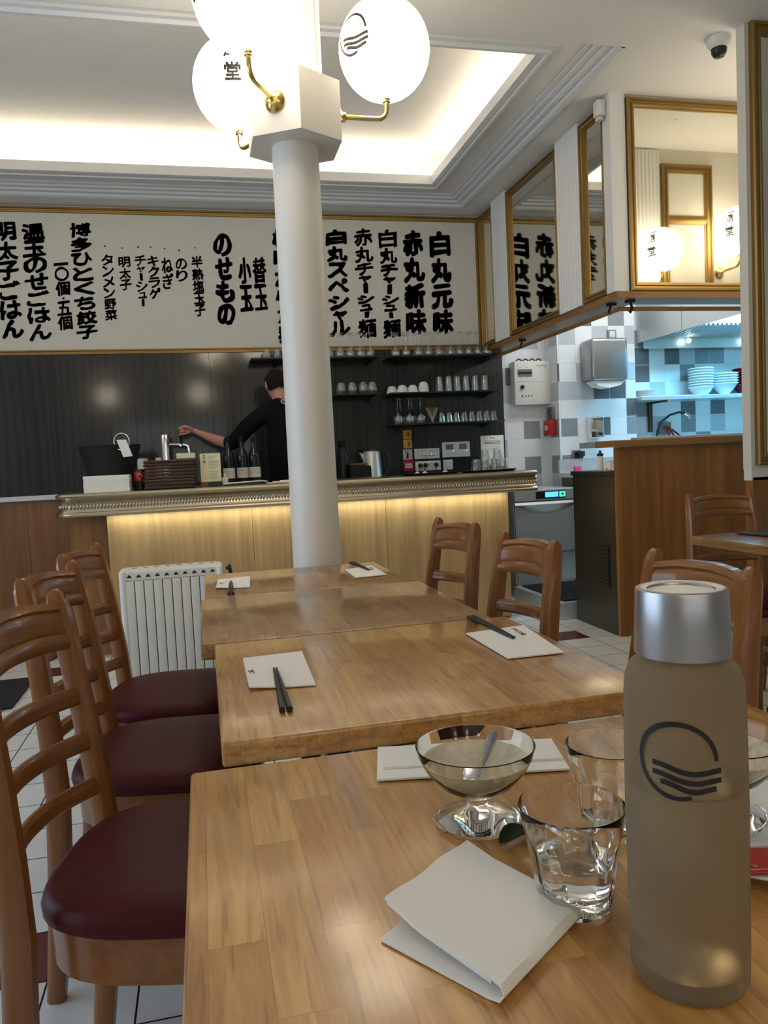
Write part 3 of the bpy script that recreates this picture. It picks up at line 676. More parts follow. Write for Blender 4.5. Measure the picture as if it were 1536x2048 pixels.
bm = nb(); box(bm, -.02, .02, -.02, .02, 0, .052, .008); box(bm, -.008, .008, -.008, .008, .052, .075, .004); o = obj('squeeze_bottle', bm, 'paper', None, 50); o.location = (.140, 4.99, C0); tag(o, 'small white squeeze bottle right of the cream menu card', 'bottle')
t = thing('serving_tray', 'dark metal tray with bright rim on the bar beside the menu card', 'tray', (.26, 4.97, C0))
bm = nb(); box(bm, -.13, .13, -.08, .08, 0, .004); obj('base', bm, 'black', t)
bm = nb(); tube(bm, [(-.13, -.08, .012), (.10, -.08, .02), (.13, -.07, .016), (.14, -.05, .01), (.13, .08, .014), (-.13, .08, .012), (-.13, -.08, .012)], .005, 8); obj('rim', bm, 'steel', t, 50)
for k, (x, ps) in enumerate(((.178, 'left'), (.267, 'middle'), (.345, 'right'))):
    t = thing('wine_bottle', '%s of three dark bottles with white labels behind the menu card' % ps, 'bottle', (x, 5.24, C0), 0, 'dark bottles on the bar')
    bm = nb(); lathe(bm, [(0, 0), (.036, 0), (.038, .006), (.038, .17), (.034, .2), (.016, .235), (.0145, .30), (.016, .302), (.016, .312), (0, .312)], 24); obj('body', bm, 'bottleglass', t, 50)
    bm = nb(); lathe(bm, [(.0385, .04), (.0385, .108)], 24, a0=PI*1.02, a1=PI*1.98); obj('label', bm, 'label', t, 60)
    bm = nb(); f = lambda u, v: (.0392*math.sin(u/.0392), -.0392*math.cos(u/.0392), v)
    put_text(bm, 'chateau' if k == 0 else 'reserve', f, -.014, .072, .005); 
    bm.free()
    b2 = nb(); lathe(b2, [(.0388, .086), (.0388, .089)], 16, a0=PI*1.25, a1=PI*1.6); lathe(b2, [(.0388, .07), (.0388, .072)], 16, a0=PI*1.2, a1=PI*1.75); obj('label_print', b2, 'greytext', t, fix=False)
# papers behind the column foot
for k in range(3):
    bm = nb(); box(bm, 0, .2, 0, .13, 0, .004); o = obj('paper_sheaf', bm, 'paper'); o.location = (.40+.04*k, 4.90+.03*k, C0+.005*k); o.rotation_euler = (0, 0, .1-.12*k)
    tag(o, '%s white sheaf of papers on the bar left of the column' % ('lowest', 'middle', 'topmost')[k], 'papers', 'papers on the bar')

# two trays with tumblers at the right end
def tray(x0, x1, y0, y1, label):
    t = thing('round_edge_tray', label, 'tray', ((x0+x1)/2, (y0+y1)/2, C0)); a, b = (x1-x0)/2, (y1-y0)/2
    bm = nb(); E = lambda k, z, s: [(s*a*math.copysign(abs(math.cos(2*PI*i/40))**.5, math.cos(2*PI*i/40)), s*b*math.copysign(abs(math.sin(2*PI*i/40))**.5, math.sin(2*PI*i/40)), z) for i in range(40)]
    R1 = [bm.verts.new(p) for p in E(0, 0, .88)]; R2 = [bm.verts.new(p) for p in E(0, .014, 1)]; R3 = [bm.verts.new(p) for p in E(0, .012, .97)]; R4 = [bm.verts.new(p) for p in E(0, .003, .87)]
    bm.faces.new(R1); bm.faces.new(R4)
    for A, B in ((R1, R2), (R2, R3), (R3, R4)):
        for i in range(40): bm.faces.new((A[i], A[(i+1) % 40], B[(i+1) % 40], B[i]))
    obj('tray_body', bm, 'black', t, 40); return t
tray(1.72, 2.09, 4.86, 5.16, 'black tray carrying upturned tumblers at the right end of the bar')
tray(1.30, 1.70, 4.92, 5.16, 'empty black tray beside the tray of tumblers on the bar')
for k, (x, y) in enumerate(((1.40, 4.98), (1.46, 5.0), (1.60, 4.99))):
    bm = nb(); prism(bm, [(-.02, 0), (.02, 0), (.004, .018)], 'y', 0, .05); o = obj('sugar_sachet', bm, 'paper'); o.location = (x, y, C0+.006); tag(o, '%s white sachet from the left on the empty black tray' % ORD[k], 'sachet', 'sachets on the tray')
def facet(n, amt): return lambda a, z: 1-amt*abs(math.sin(a*n/2))
def tumbler_bm(r0, r1, h, n=27, thin=.0018, fac=9):
    bm = nb(); fz = lambda a, z: 1-(.05*abs(math.sin(a*fac/2)) if z < h*.72 else 0)
    lathe(bm, [(0, 0), (r0*.9, 0), (r0, .004), (r0+(r1-r0)*.35, h*.35), (r0+(r1-r0)*.75, h*.72), (r1, h), (r1-thin, h), (r0+(r1-r0)*.7-thin, h*.7), (r0-thin*1.3, .01), (0, .008)], n, fr=fz); return bm
TUM = obj('tumbler', tumbler_bm(.024, .036, .083), 'gshelf', None, 40)
def place(src, loc, label, cat, group, flip=0, s=1):
    o = src if not src.get('label') else src.copy()
    if o is not src: COL.objects.link(o)
    o.location = loc; o.rotation_euler = (flip, 0, 0); o.scale = (s, s, s); tag(o, label, cat, group); return o
tp = [(1.80, 4.95), (1.862, 4.93), (1.93, 4.94), (1.995, 4.95), (1.83, 5.02), (1.90, 5.03), (1.97, 5.03)]
for k, (x, y) in enumerate(tp):
    place(TUM, (x, y, C0+.0875), 'upturned tumbler on the bar tray, %s from the left in the %s row' % (ORD[k if k < 4 else k-4], 'front' if k < 4 else 'rear'), 'glass', 'tumblers on the bar tray', PI)
for k, (x, y) in enumerate(((1.862, 4.93), (1.97, 4.985))):
    place(TUM, (x, y, C0+.0875+.0695), '%s tumbler of the upper layer on the bar tray' % ('left', 'right')[k], 'glass', 'tumblers on the bar tray', PI)

# ================================================================== BACK BAR
t = thing('back_bar', 'dark back counter running under the shelves behind the bar', 'counter', (0, 0, 0))
bm = nb(); box(bm, .9, 2.32, 5.92, YB-.03, .02, .90); box(bm, -.7, .9, 5.92, YB-.03, .02, .90); obj('cabinet', bm, 'leather', t)
bm = nb(); box(bm, -.72, 2.33, 5.90, YB-.031, .90, .93); obj('worktop', bm, 'black', t)
BT = .931
# beer tap, cups
t = thing('beer_tap', 'chrome beer tap tower behind the menu folders', 'tap', (-.25, 5.975, BT))
bm = nb(); lathe(bm, [(0, 0), (.05, 0), (.05, .012), (.034, .02), (.034, .445), (.03, .45), (0, .45)], 28); obj('tower', bm, 'chrome', t, 40)
bm = nb(); tube(bm, [(.03, 0, .375), (.14, -.02, .37), (.165, -.03, .36), (.172, -.032, .31)], .011, 12); lathe(bm, [(0, .355), (.017, .36), (.017, .38), (0, .385)], 16, (.115, -.015, 0)); obj('spout', bm, 'chrome', t, 50)
bm = nb(); tube(bm, [(.115, -.03, .375), (.112, -.06, .42), (.11, -.085, .475)], [.006, .008, .011], 12); obj('lever', bm, 'black', t, 50)
for k, (x, n_) in enumerate(((-.43, 'left'), (-.295, 'right'))):
    for q in range(5):
        bm = nb(); lathe(bm, [(0, 0), (.030, 0), (.04, .1), (.042, .1), (.042, .104), (.039, .104), (.028, .004), (0, .004)], 24); o = obj('paper_cup', bm, 'white', None, 40); o.location = (x, 6.13, BT+.065+.028*q+.004)
        tag(o, '%s white paper cup from the bottom of the %s cup stack behind the folders' % (ORD[q], n_), 'cup', 'paper cups behind the bar')
    bm = nb(); box(bm, -.04, .04, -.04, .04, 0, .068, .003); o = obj('cup_stand', bm, 'black'); o.location = (x, 6.13, BT); tag(o, 'small black stand under the %s stack of white cups' % n_, 'stand')
t = thing('red_tin', 'small red tin with pale ring mark left of the menu folders', 'tin', (-.375, 5.05, C0))
bm = nb(); lathe(bm, [(0, 0), (.036, 0), (.036, .125), (.034, .128), (0, .128)], 28); obj('body', bm, 'black', t, 40)
bm = nb(); lathe(bm, [(.0365, .055), (.0365, .11)], 28); obj('band', bm, 'red', t, 40)
bm = nb(); strip(bm, lambda s, v: (.0372*math.cos(-PI/2+s/.037), .0372*math.sin(-PI/2+s/.037), .082+v), [(.016*math.cos(a), .016*math.sin(a)) for a in [k*PI/10 for k in range(17)]], .003); obj('mark', bm, 'paper', t, fix=False)
# kettle and bottle
t = thing('kettle', 'steel kettle with black handle under the middle shelf', 'kettle', (1.33, 6.08, BT))
bm = nb(); lathe(bm, [(0, 0), (.085, 0), (.085, .02), (.08, .03), (.068, .25), (.06, .262), (0, .27)], 32); obj('body', bm, 'steel', t, 40)
bm = nb(); tube(bm, [(.06, -.01, .25), (.10, -.015, .262), (.135, -.02, .23), (.138, -.02, .13), (.12, -.02, .08), (.078, -.012, .055)], .012, 10); lathe(bm, [(0, .268), (.055, .266), (.05, .28), (0, .284)], 24); obj('handle', bm, 'black', t, 50)
bm = nb(); prism(bm, [(-.063, .24), (-.10, .255), (-.067, .18)], 'y', -.02, .02); obj('spout', bm, 'steel', t)
t = thing('black_bottle', 'tall black bottle just right of the column behind the bar', 'bottle', (1.08, 6.0, BT))
bm = nb(); lathe(bm, [(0, 0), (.045, 0), (.045, .23), (.04, .26), (.025, .28), (.025, .34), (0, .342)], 24); obj('body', bm, 'black', t, 40)
bm = nb(); lathe(bm, [(.0265, .30), (.028, .30), (.028, .352), (0, .354)], 20); obj('cap', bm, 'blackm', t, 40)
t = thing('coffee_grinder', 'low black appliance with copper band beside the kettle', 'appliance', (1.20, 5.96, BT))
bm = nb(); box(bm, -.08, .09, -.05, .05, 0, .15, .012); obj('body', bm, 'blackm', t, 40)
bm = nb(); box(bm, -.075, .06, -.053, .053, .155, .172, .004); box(bm, -.06, .05, -.04, .04, .149, .156); obj('band', bm, 'brown', t, 40)
# glass wall shelves
def shelf(x0, x1, z, label, ups):
    t = thing('glass_shelf', label, 'shelf', ((x0+x1)/2, YB-.03, z)); h = (x1-x0)/2
    bm = nb(); box(bm, -h, h, -.26, -.002, -.012, 0); obj('shelf_board', bm, 'black', t)
    for u in ups:
        bm = nb(); q = u-(x0+x1)/2; prism(bm, [(-.25, -.0125), (-.004, -.0125), (-.004, -.05), (-.03, -.05)], 'x', q-.006, q+.006); obj('bracket', bm, 'black', t)
S1, S2, S3 = 1.942, 1.650, 1.402
shelf(.42, 1.42, S1, 'upper dark glass shelf left of the gap, partly behind the column', (.62, 1.36)); shelf(1.50, 2.405, S1, 'upper dark glass shelf in the right corner under the writing', (1.6, 2.36))
shelf(.95, 1.41, S2, 'middle dark glass shelf right of the column', (1.36,)); shelf(1.50, 2.43, S2, 'middle dark glass shelf carrying white cups', (1.6, 2.36)); shelf(1.52, 2.46, S3, 'lowest dark glass shelf above the switch panels', (1.6, 2.36))
for x, z0, z1, ps in ((1.36, .935, 1.88, 'left'), (1.6, 1.385, 1.88, 'right')):
    bm = nb(); box(bm, x-.012, x+.012, YB-.045, YB-.0301, z0, z1); o = obj('shelf_upright', bm, 'black'); tag(o, '%s black upright rail carrying the glass shelves' % ps, 'rail', 'shelf uprights')
# stemmed glasses (stand upside down)
def wine_bm(r=.04, hb=.085, h=.19, n=20):
    bm = nb(); t_ = .0012
    lathe(bm, [(.0, h), (.034, h), (.034, h-.003), (.006, h-.010), (.0035, h-.02), (.0035, hb+.018), (.010, hb+.006), (r*.72, hb-.022), (r, hb-.05), (r*.9, .012), (r*.78, 0), (r*.78-t_, 0), (r*.9-t_, .012), (r-t_, hb-.05), (r*.7, hb-.025), (0, hb-.004)], n); return bm
GS = obj('stemmed_glass', wine_bm(), 'gshelf', None, 50)
fr_ = [1.577, 1.665, 1.77, 1.856, 1.945, 2.047, 2.124, 2.201, 2.279, 2.357]
for k, x in enumerate(fr_): place(GS, (x, 6.11, S1+.0005), 'upturned stemmed glass, %s from the left in the front row on the right upper shelf' % ORD[k], 'glass', 'stemmed glasses on the right upper shelf')
for k, x in enumerate([1.60, 1.69, 1.78, 1.87, 1.96, 2.05, 2.14, 2.23, 2.315]): place(GS, (x, 6.215, S1+.0005), 'upturned stemmed glass, %s from the left in the rear row on the right upper shelf' % ORD[k], 'glass', 'stemmed glasses on the right upper shelf')
for k, x in enumerate([1.035, 1.122, 1.204, 1.286, 1.368]): place(GS, (x, 6.11, S1+.0005), 'upturned stemmed glass, %s from the left in the front row on the left upper shelf' % ORD[k], 'glass', 'stemmed glasses on the left upper shelf')
for k, x in enumerate([1.06, 1.15, 1.24, 1.33]): place(GS, (x, 6.215, S1+.0005), 'upturned stemmed glass, %s from the left in the rear row on the left upper shelf' % ORD[k], 'glass', 'stemmed glasses on the left upper shelf')
for k, x in enumerate((.55, .63)): place(TUM, (x, 6.14, S1+.084), '%s tumbler left of the column on the upper shelf' % ('left', 'right')[k], 'glass', 'tumblers on the upper shelf', PI)
WG = obj('wine_glass', wine_bm(.042, .10, .205), 'gshelf', None, 50)
for k, x in enumerate((1.575, 1.67, 1.765)): place(WG, (x, 6.12, S3+.0005), 'upturned tall wine glass, %s from the left in the front row on the lowest shelf' % ORD[k], 'glass', 'tall wine glasses on the lowest shelf')
for k, x in enumerate((1.62, 1.72)): place(WG, (x, 6.21, S3+.0005), 'upturned tall wine glass, %s of the two in the rear row on the lowest shelf' % ('left', 'right')[k], 'glass', 'tall wine glasses on the lowest shelf')
bm = nb(); lathe(bm, [(0, 0), (.03, 0), (.04, .03), (.042, .06), (.032, .095), (.030, .095), (.040, .06), (.038, .03), (0, .006)], 22); CU = obj('glass_cup', bm, 'gshelf', None, 50)
for k, x in enumerate((1.12, 1.21, 1.30, 1.38-.005)): place(CU, (x, 6.13, S2+.0005), 'round glass cup, %s from the left on the left middle shelf' % ORD[k], 'glass', 'round glass cups on the middle shelf')
bm = nb(); lathe(bm, [(0, 0), (.020, 0), (.030, .008), (.038, .024), (.043, .045), (.045, .062), (.042, .062), (.040, .045), (.034, .026), (.02, .013), (0, .010)], 26); CP = obj('white_cup', bm, 'porcelain', None, 50)
for k, (x, y, z, nm) in enumerate(((1.545, 6.16, 0, 'leftmost'), (1.615, 6.10, 0, 'front one second from the left'), (1.655, 6.20, 0, 'rear middle'), (1.705, 6.11, 0, 'front middle'), (1.797, 6.11, 0, 'lower one at the right'), (1.797, 6.11, .024, 'upper one stacked at the right'))):
    place(CP, (x, y, S2+.0626+z), 'upturned white cup on the middle shelf, %s' % nm, 'cup', 'white cups on the middle shelf', PI)
TT = obj('tall_glass', tumbler_bm(.028, .034, .135), 'gshelf', None, 40)
for k, x in enumerate((1.94, 2.02, 2.095, 2.17, 2.25, 2.335)): place(TT, (x, 6.14, S2+.136), 'upturned tall tumbler, %s from the left on the right middle shelf' % ORD[k], 'glass', 'tall tumblers on the middle shelf', PI)
for k, x in enumerate((1.945, 2.01, 2.075, 2.14, 2.205, 2.27, 2.335, 2.40)): place(TUM, (x, 6.13, S3+.084), 'upturned small tumbler, %s from the left on the lowest shelf' % ORD[k], 'glass', 'small tumblers on the lowest shelf', PI)
t = thing('straw_vase', 'small glass vase of spread straws on the lowest shelf', 'vase', (1.868, 6.13, S3))
bm = nb(); lathe(bm, [(0, .0005), (.018, .0005), (.014, .01), (.02, .06), (.019, .06), (.012, .012), (0, .010)], 18); obj('vase', bm, 'gshelf', t, 50)
bm = nb()
for a in range(9): q = a*2*PI/9; tube(bm, [(.006*math.cos(q), .006*math.sin(q), .015), (.05*math.cos(q), .03*math.sin(q), .125)], .0028, 6)
obj('straws', bm, 'straw', t)
# fittings on the panelling
yp = YB-.031
def plate(name, label, cat, x0, x1, z0, z1, m_, d=.012):
    t = thing(name, label, cat, ((x0+x1)/2, yp, (z0+z1)/2)); a, b = (x1-x0)/2, (z1-z0)/2
    bm = nb(); box(bm, -a, a, -d, 0, -b, b, .003); obj('plate', bm, m_, t, 40); return t, a, b, -d
for z, nm in ((1.322, 'upper'), (1.243, 'lower')):
    t, a, b, f = plate('stop_switch', '%s yellow plate with red rotary stop switch behind the bar' % nm, 'switch', 1.65, 1.722, z-.037, z+.037, 'yellow', .02)
    bm = nb(); lathe(bm, [(0, -.022), (.026, -.022), (.022, -.045), (0, -.047)], 24, mx=Matrix.Rotation(-PI/2, 4, 'X') @ Matrix.Diagonal((1, 1, -1, 1)), c=(0, 0, 0)); box(bm, -.006, .006, -.056, -.04, -.02, .02, .002); obj('knob', bm, 'red', t, 40)
t, a, b, f = plate('extinguisher_sign', 'white sign with black extinguisher below the yellow switches', 'sign', 1.645, 1.725, 1.112, 1.198, 'label', .004)
bm = nb(); fn = lambda u, v: (u, f-.0006, v); strip(bm, fn, [(-.004, -.035), (.0, .012)], .018); strip(bm, fn, [(0, .012), (.004, .022), (-.008, .024), (-.022, .016)], .005); put_text(bm, 'EXTINCTEUR', fn, -.03, .033, .005); obj('printing', bm, 'ink', t, fix=False)
t, a, b, f = plate('fire_sign', 'dark red sign with pale panel under the extinguisher sign', 'sign', 1.648, 1.731, 1.015, 1.106, 'red', .006)
bm = nb(); quad(bm, (-.03, f-.0006, -.02), (.03, f-.0006, -.02), (.03, f-.0006, .02), (-.03, f-.0006, .02)); obj('panel', bm, 'label', t, fix=False)
bm = nb()
for x in (-.014, 0, .014): strip(bm, lambda u, v: (u, f-.0012, v), [(x-.004, 0), (x+.004, 0)], .007)
obj('printing', bm, 'ink', t, fix=False)
t, a, b, f = plate('toggle_switches', 'white panel of four toggle switches above the socket row', 'switch', 1.742, 1.962, 1.112, 1.198, 'white')
for x in (-.055, -.02, .02, .055):
    bm = nb(); lathe(bm, [(0, 0), (.008, 0), (.007, .012), (0, .014)], 14, mx=Matrix.Rotation(PI/2, 4, 'X'), c=(x, f, -.012)); tube(bm, [(x, f-.01, -.012), (x+.01, f-.03, -.006)], .003, 6); obj('toggle', bm, 'chrome', t, 40)
bm = nb()
for k in range(5): strip(bm, lambda u, v: (u, f-.0006, v), [(-.085, .03-.012*k), (-.075, .03-.012*k)], .004)
strip(bm, lambda u, v: (u, f-.0006, v), [(-.05, .022), (.08, .026)], .0015); obj('printing', bm, 'greytext', t, fix=False)
t, a, b, f = plate('power_sockets', 'white row of sockets with three black plugs behind the bar', 'socket', 1.746, 1.967, 1.012, 1.093, 'white')
for x in (-.07, -.025, .025, .07):
    bm = nb(); lathe(bm, [(0, 0), (.021, 0), (.021, .004), (.017, .002), (0, .0)], 20, mx=Matrix.Rotation(PI/2, 4, 'X'), c=(x, f, .005)); obj('socket_ring', bm, 'label', t, 40)
for k, x in enumerate((-.07, -.025, .07)):
    bm = nb(); ax_, az_ = t.location.x+x, t.location.z+.005
    lathe(bm, [(0, 0), (.019, 0), (.017, .02), (.009, .03), (0, .032)], 18, mx=Matrix.Rotation(PI/2, 4, 'X'), c=(ax_, yp+f-.0045, az_))
    tube(bm, [(ax_, yp-.04, az_), (ax_-.015, yp-.055, az_-.025), (ax_-.03, yp-.045, .96), (ax_-.05, yp-.04, .937)], .004, 8)
    o = obj('power_plug', bm, 'black', None, 40); tag(o, '%s black plug and cord in the socket row behind the bar' % ('leftmost', 'middle', 'rightmost')[k], 'plug', 'plugs behind the bar')
t, a, b, f = plate('thermostat_panel', 'white double thermostat with two grey displays and green lights', 'thermostat', 1.986, 2.231, 1.115, 1.243, 'white', .018)
for x in (-.06, .06):
    bm = nb(); box(bm, x-.034, x+.034, f-.003, f, .0, .045, .001); obj('display', bm, 'lcd', t)
    bm = nb(); lathe(bm, [(0, 0), (.006, 0), (.005, .003), (0, .004)], 12, mx=Matrix.Rotation(PI/2, 4, 'X'), c=(x+.034, f, -.010)); obj('indicator_light', bm, 'greenscr', t)
    bm = nb()
    for k in range(3): strip(bm, lambda u, v: (u, f-.0006, v), [(x-.035+.03*k, -.035), (x-.02+.03*k, -.035)], .003)
    obj('printing', bm, 'greytext', t, fix=False)
t, a, b, f = plate('light_switch', 'small square white switch below the double thermostat', 'switch', 1.992, 2.075, 1.012, 1.096, 'white')
bm = nb(); box(bm, -.026, .026, f-.004, f, -.026, .026, .002); obj('rocker', bm, 'label', t, 40)
t, a, b, f = plate('notice_sheet', 'white printed notice taped to the dark panelling above the tumblers', 'notice', 2.335, 2.545, 1.02, 1.285, 'paper', .0025)
bm = nb(); fn = lambda u, v: (u, f-.0006, v)
for x in (-.012, .012): strip(bm, fn, [(x-.006, .112), (x+.006, .112)], .010)
for k, (w_, h_) in enumerate(((.07, .002), (.078, .005), (.07, .005), (.075, .0015), (.07, .0015), (.072, .0015), (.06, .0015), (.074, .0015), (.05, .0015))): strip(bm, fn, [(-w_, .088-.013*k), (w_, .088-.013*k)], h_)
obj('printing', bm, 'ink', t, fix=False)

# ================================================================== KITCHEN SIDE
t = thing('kitchen_counter', 'oak fronted kitchen counter with wooden ledge below the hatch', 'counter', (0, 0, 0))
bm = nb()
for a, b in ((2.365, 2.44), (2.44, 3.0), (3.0, 3.95)): box(bm, a+.0008, b-.0008, YK, YK+.03, 0, 1.125)
obj('front_panel', bm, 'oakdark', t)
bm = nb(); box(bm, 2.34, 3.95, YK-.025, YK+.20, 1.126, 1.166, .004); obj('ledge', bm, 'oakx', t)
bm = nb(); box(bm, 2.60, 3.95, YK+.205, YK+.9, 1.13, 1.17); box(bm, 2.50, 3.95, YK+.02, YK+.06, 1.1665, 1.178, .002); obj('worktop', bm, 'steel', t)
t = thing('fridge_unit', 'dark steel undercounter fridge side with grille, beside the oak counter', 'fridge', (2.365, 4.15, 0))
bm = nb(); box(bm, 0, .5, .001, .52, .21, .955); box(bm, -.0, .5, .001, .52, .0, .21); obj('cabinet', bm, 'darksteel', t)
bm = nb(); box(bm, -.012, .5, -.0, .53, .956, .985, .003); obj('worktop', bm, 'darksteel', t)
bm = nb(); box(bm, -.006, -.0005, .075, .2, .28, .53); obj('grille_frame', bm, 'black', t)
bm = nb()
for k in range(11): box(bm, -.010, -.006, .08, .195, .288+.022*k, .298+.022*k)
obj('grille', bm, 'darksteel', t)
t2 = nb(); bmesh.ops.create_icosphere(t2, subdivisions=4, radius=1)
for v in t2.verts:
    n3 = noise.noise_vector(v.co*2.1); k = 1+.35*noise.noise(v.co*3.3)+.12*noise.noise(v.co*8); p = v.co*k
    v.co = Vector((2.425+p.x*.062+n3.x*.012, 4.235+p.y*.075, max(.9862, 1.008+p.z*.040)))
o = obj('dish_cloth', t2, 'paper', None, 60); tag(o, 'crumpled white cloth on the dark steel fridge top', 'cloth')
t = thing('spray_bottle', 'small white bottle with black top behind the oak counter corner', 'bottle', (2.44, 4.44, .986))
bm = nb(); lathe(bm, [(0, 0), (.018, 0), (.018, .09), (0, .09)], 20); obj('body', bm, 'paper', t, 40)
bm = nb(); lathe(bm, [(0, .0905), (.020, .0905), (.020, .105), (.008, .11), (.008, .125), (0, .125)], 12); obj('cap', bm, 'black', t, 40)
# dishwasher
t = thing('dishwasher', 'stainless glass washer with lit blue display right of the bar', 'dishwasher', (2.34, 5.60, 0))
bm = nb(); box(bm, 0, .54, .03, .55, .1, .83, .004); box(bm, .02, .52, .06, .5, .0, .1); obj('body', bm, 'steel', t)
bm = nb(); box(bm, 0, .54, 0, .03, .745, .828, .004); obj('control_panel', bm, 'steel', t)
bm = nb(); box(bm, .18, .43, -.004, .0, .758, .815); obj('display_frame', bm, 'black', t)
bm = nb(); box(bm, .255, .365, -.007, -.004, .768, .808); obj('display', bm, 'bluescr', t)
bm = nb(); box(bm, .375, .425, -.007, -.004, .766, .808); o = obj('start_key', bm, 'greenscr', t); o2 = nb(); box(o2, .392, .408, -.009, -.007, .78, .796); obj('key_mark', o2, 'black', o)
bm = nb(); t3 = []
for i in range(25):
    x = .54*i/24; d = max(0, 1-((x-.27)/.25)**2)
    t3.append((x, .715-.075*d))
# door front with a sagging handle recess
A = [bm.verts.new((x, .0, .735)) for x, _ in t3]; B = [bm.verts.new((x, -.012, .715)) for x, _ in t3]; Cc = [bm.verts.new((x, .028, z)) for x, z in t3]; D = [bm.verts.new((x, .0, z-.004)) for x, z in t3]; E_ = [bm.verts.new((x, .0, .34)) for x, _ in t3]
for R1, R2 in ((A, B), (B, Cc), (Cc, D), (D, E_)):
    for i in range(24): bm.faces.new((R1[i], R1[i+1], R2[i+1], R2[i]))
obj('door', bm, 'steel', t, 25, fix=False)
bm = nb(); box(bm, .0, .54, -.012, .028, .325, .345, .003); obj('door_edge', bm, 'alu', t)
bm = nb(); box(bm, .01, .53, .004, .03, .12, .322); obj('lower_panel', bm, 'steel', t)
# duckboard step on the floor
t = thing('steel_step', 'low steel step with black ribbed mat before the glass washer', 'step', (2.25, 4.70, 0))
bm = nb(); box(bm, 0, .5, 0, .75, .0, .115, .004); obj('frame', bm, 'steel', t)
bm = nb()
for k in range(16): box(bm, .05, .48, .03+.044*k, .058+.044*k, .1155, .127)
obj('ribbed_mat', bm, 'black', t)
# steel bench along the pillar
t = thing('sink_bench', 'steel sink bench along the tiled pillar', 'bench', (2.93, 5.42, 0))
bm = nb(); box(bm, 0, .9, 0, .62, .90, .94, .004); box(bm, 0, .9, .60, .632, .94, 1.05); obj('top', bm, 'steel', t)
bm = nb(); box(bm, .02, .88, .05, .6, 0, .9); obj('cabinet', bm, 'darksteel', t)
o = nb(); box(o, -.03, .03, -.02, .02, 0, .05, .006); o = obj('pink_sponge', o, 'pink'); o.location = (3.06, 5.95, .9415); tag(o, 'small pink sponge on the steel sink bench', 'sponge')
# fittings on tiles
t = thing('electric_box', 'grey white electrical box with breakers on the kitchen wall', 'electrical box', (2.63, YB-.02, 1.53))
bm = nb(); box(bm, 0, .335, -.10, 0, 0, .37, .006); obj('enclosure', bm, 'cream', t, 40)
bm = nb(); box(bm, .03, .16, -.105, -.1005, .24, .30); obj('breaker_window', bm, 'lcd', t)
bm = nb()
for k in range(6): box(bm, .036+.02*k, .05+.02*k, -.112, -.105, .262, .278)
obj('breaker', bm, 'black', t)
bm = nb(); lathe(bm, [(0, 0), (.018, 0), (.015, .018), (0, .02)], 18, mx=Matrix.Rotation(PI/2, 4, 'X'), c=(.065, -.1005, .15)); obj('dial', bm, 'black', t, 40)
bm = nb()
for k in range(3): lathe(bm, [(0, 0), (.006, 0), (.005, .004), (0, .005)], 10, mx=Matrix.Rotation(PI/2, 4, 'X'), c=(.095+.028*k, -.1005, .075))
obj('key', bm, 'black', t)
bm = nb(); lathe(bm, [(0, 0), (.008, 0), (.007, .004), (0, .005)], 12, mx=Matrix.Rotation(PI/2, 4, 'X'), c=(.065, -.1005, .075)); obj('red_light', bm, 'red', t)
bm = nb(); fn = lambda u, v: (u, -.1012, v)
for a, b, z in ((.05, .06, .315), (.11, .12, .315), (.05, .06, .225), (.11, .12, .225), (.2, .3, .33), (.22, .24, .31), (.27, .29, .31)): strip(bm, fn, [(a, z), (b, z)], .004)
strip(bm, fn, [(.0, .195), (.335, .195)], .0015); obj('printing', bm, 'greytext', t, fix=False)
bm = nb(); tube(bm, [(.04+.24*k/40, -.04, .372+.022*abs(math.sin(k*PI/10))) for k in range(41)], .006, 8); obj('cable', bm, 'black', t, 50)
PF = 6.0595
t = thing('towel_dispenser', 'grey steel paper towel dispenser on the bright tiled pillar', 'dispenser', (3.34, PF, 1.86))
pr = [(-.175, .17), (.175, .17), (.18, -.13), (.15, -.17), (-.15, -.17), (-.18, -.13)]
bm = nb(); box(bm, -.175, .155, -.22, 0, -.175, .175, .03, 3); obj('housing', bm, 'dispenser', t, 40)
bm = nb(); prism(bm, [(-.175+.02, -.176), (.135, -.176), (.09, -.215), (-.01, -.235), (-.11, -.215)], 'y', -.19, -.06); obj('paper_sheet', bm, 'paper', t)
bm = nb(); put = [(.018*math.cos(a), .025*math.sin(a)+(.0 if math.sin(a) > 0 else -.02*abs(math.sin(a)))) for a in [k*PI/10 for k in range(20)]]; prism(bm, [(u, v-.03) for u, v in put], 'y', -.2215, -.2195); obj('window', bm, 'lcd', t)
t = thing('soap_dispenser', 'steel soap dispenser under the paper towel dispenser', 'dispenser', (3.268, PF, 1.31))
bm = nb(); box(bm, -.06, .06, -.09, 0, -.09, .09, .008); obj('housing', bm, 'chrome', t, 40)
bm = nb(); lathe(bm, [(0, 0), (.014, 0), (.012, .02), (0, .022)], 14, mx=Matrix.Rotation(PI/2, 4, 'X'), c=(.02, -.0905, -.06)); obj('push_button', bm, 'black', t, 40)
def square_socket(loc, label, plug=False):
    t = thing('wall_switch', label, 'switch', loc); bm = nb(); box(bm, -.04, .04, -.02, 0, -.04, .04, .004); obj('plate', bm, 'lcd', t, 40)
    bm = nb(); box(bm, -.027, .027, -.026, -.02, -.027, .027, .003); obj('rocker', bm, 'label' if not plug else 'black', t, 40); return t
square_socket((3.465, PF, 2.09), 'small grey wall switch above the towel dispenser'); square_socket((3.105, PF, 1.085), 'grey socket low on the tiled pillar', True)
bm = nb(); box(bm, 3.10, 3.16, PF-.06, PF-.027, 1.07, 1.115, .006); tube(bm, [(3.14, PF-.045, 1.08), (3.137, PF-.05, 1.065), (3.133, PF-.05, 1.053)], .010, 8); o = obj('black_plug', bm, 'black', None, 40); tag(o, 'black plug and cord in the low socket of the tiled pillar', 'plug')
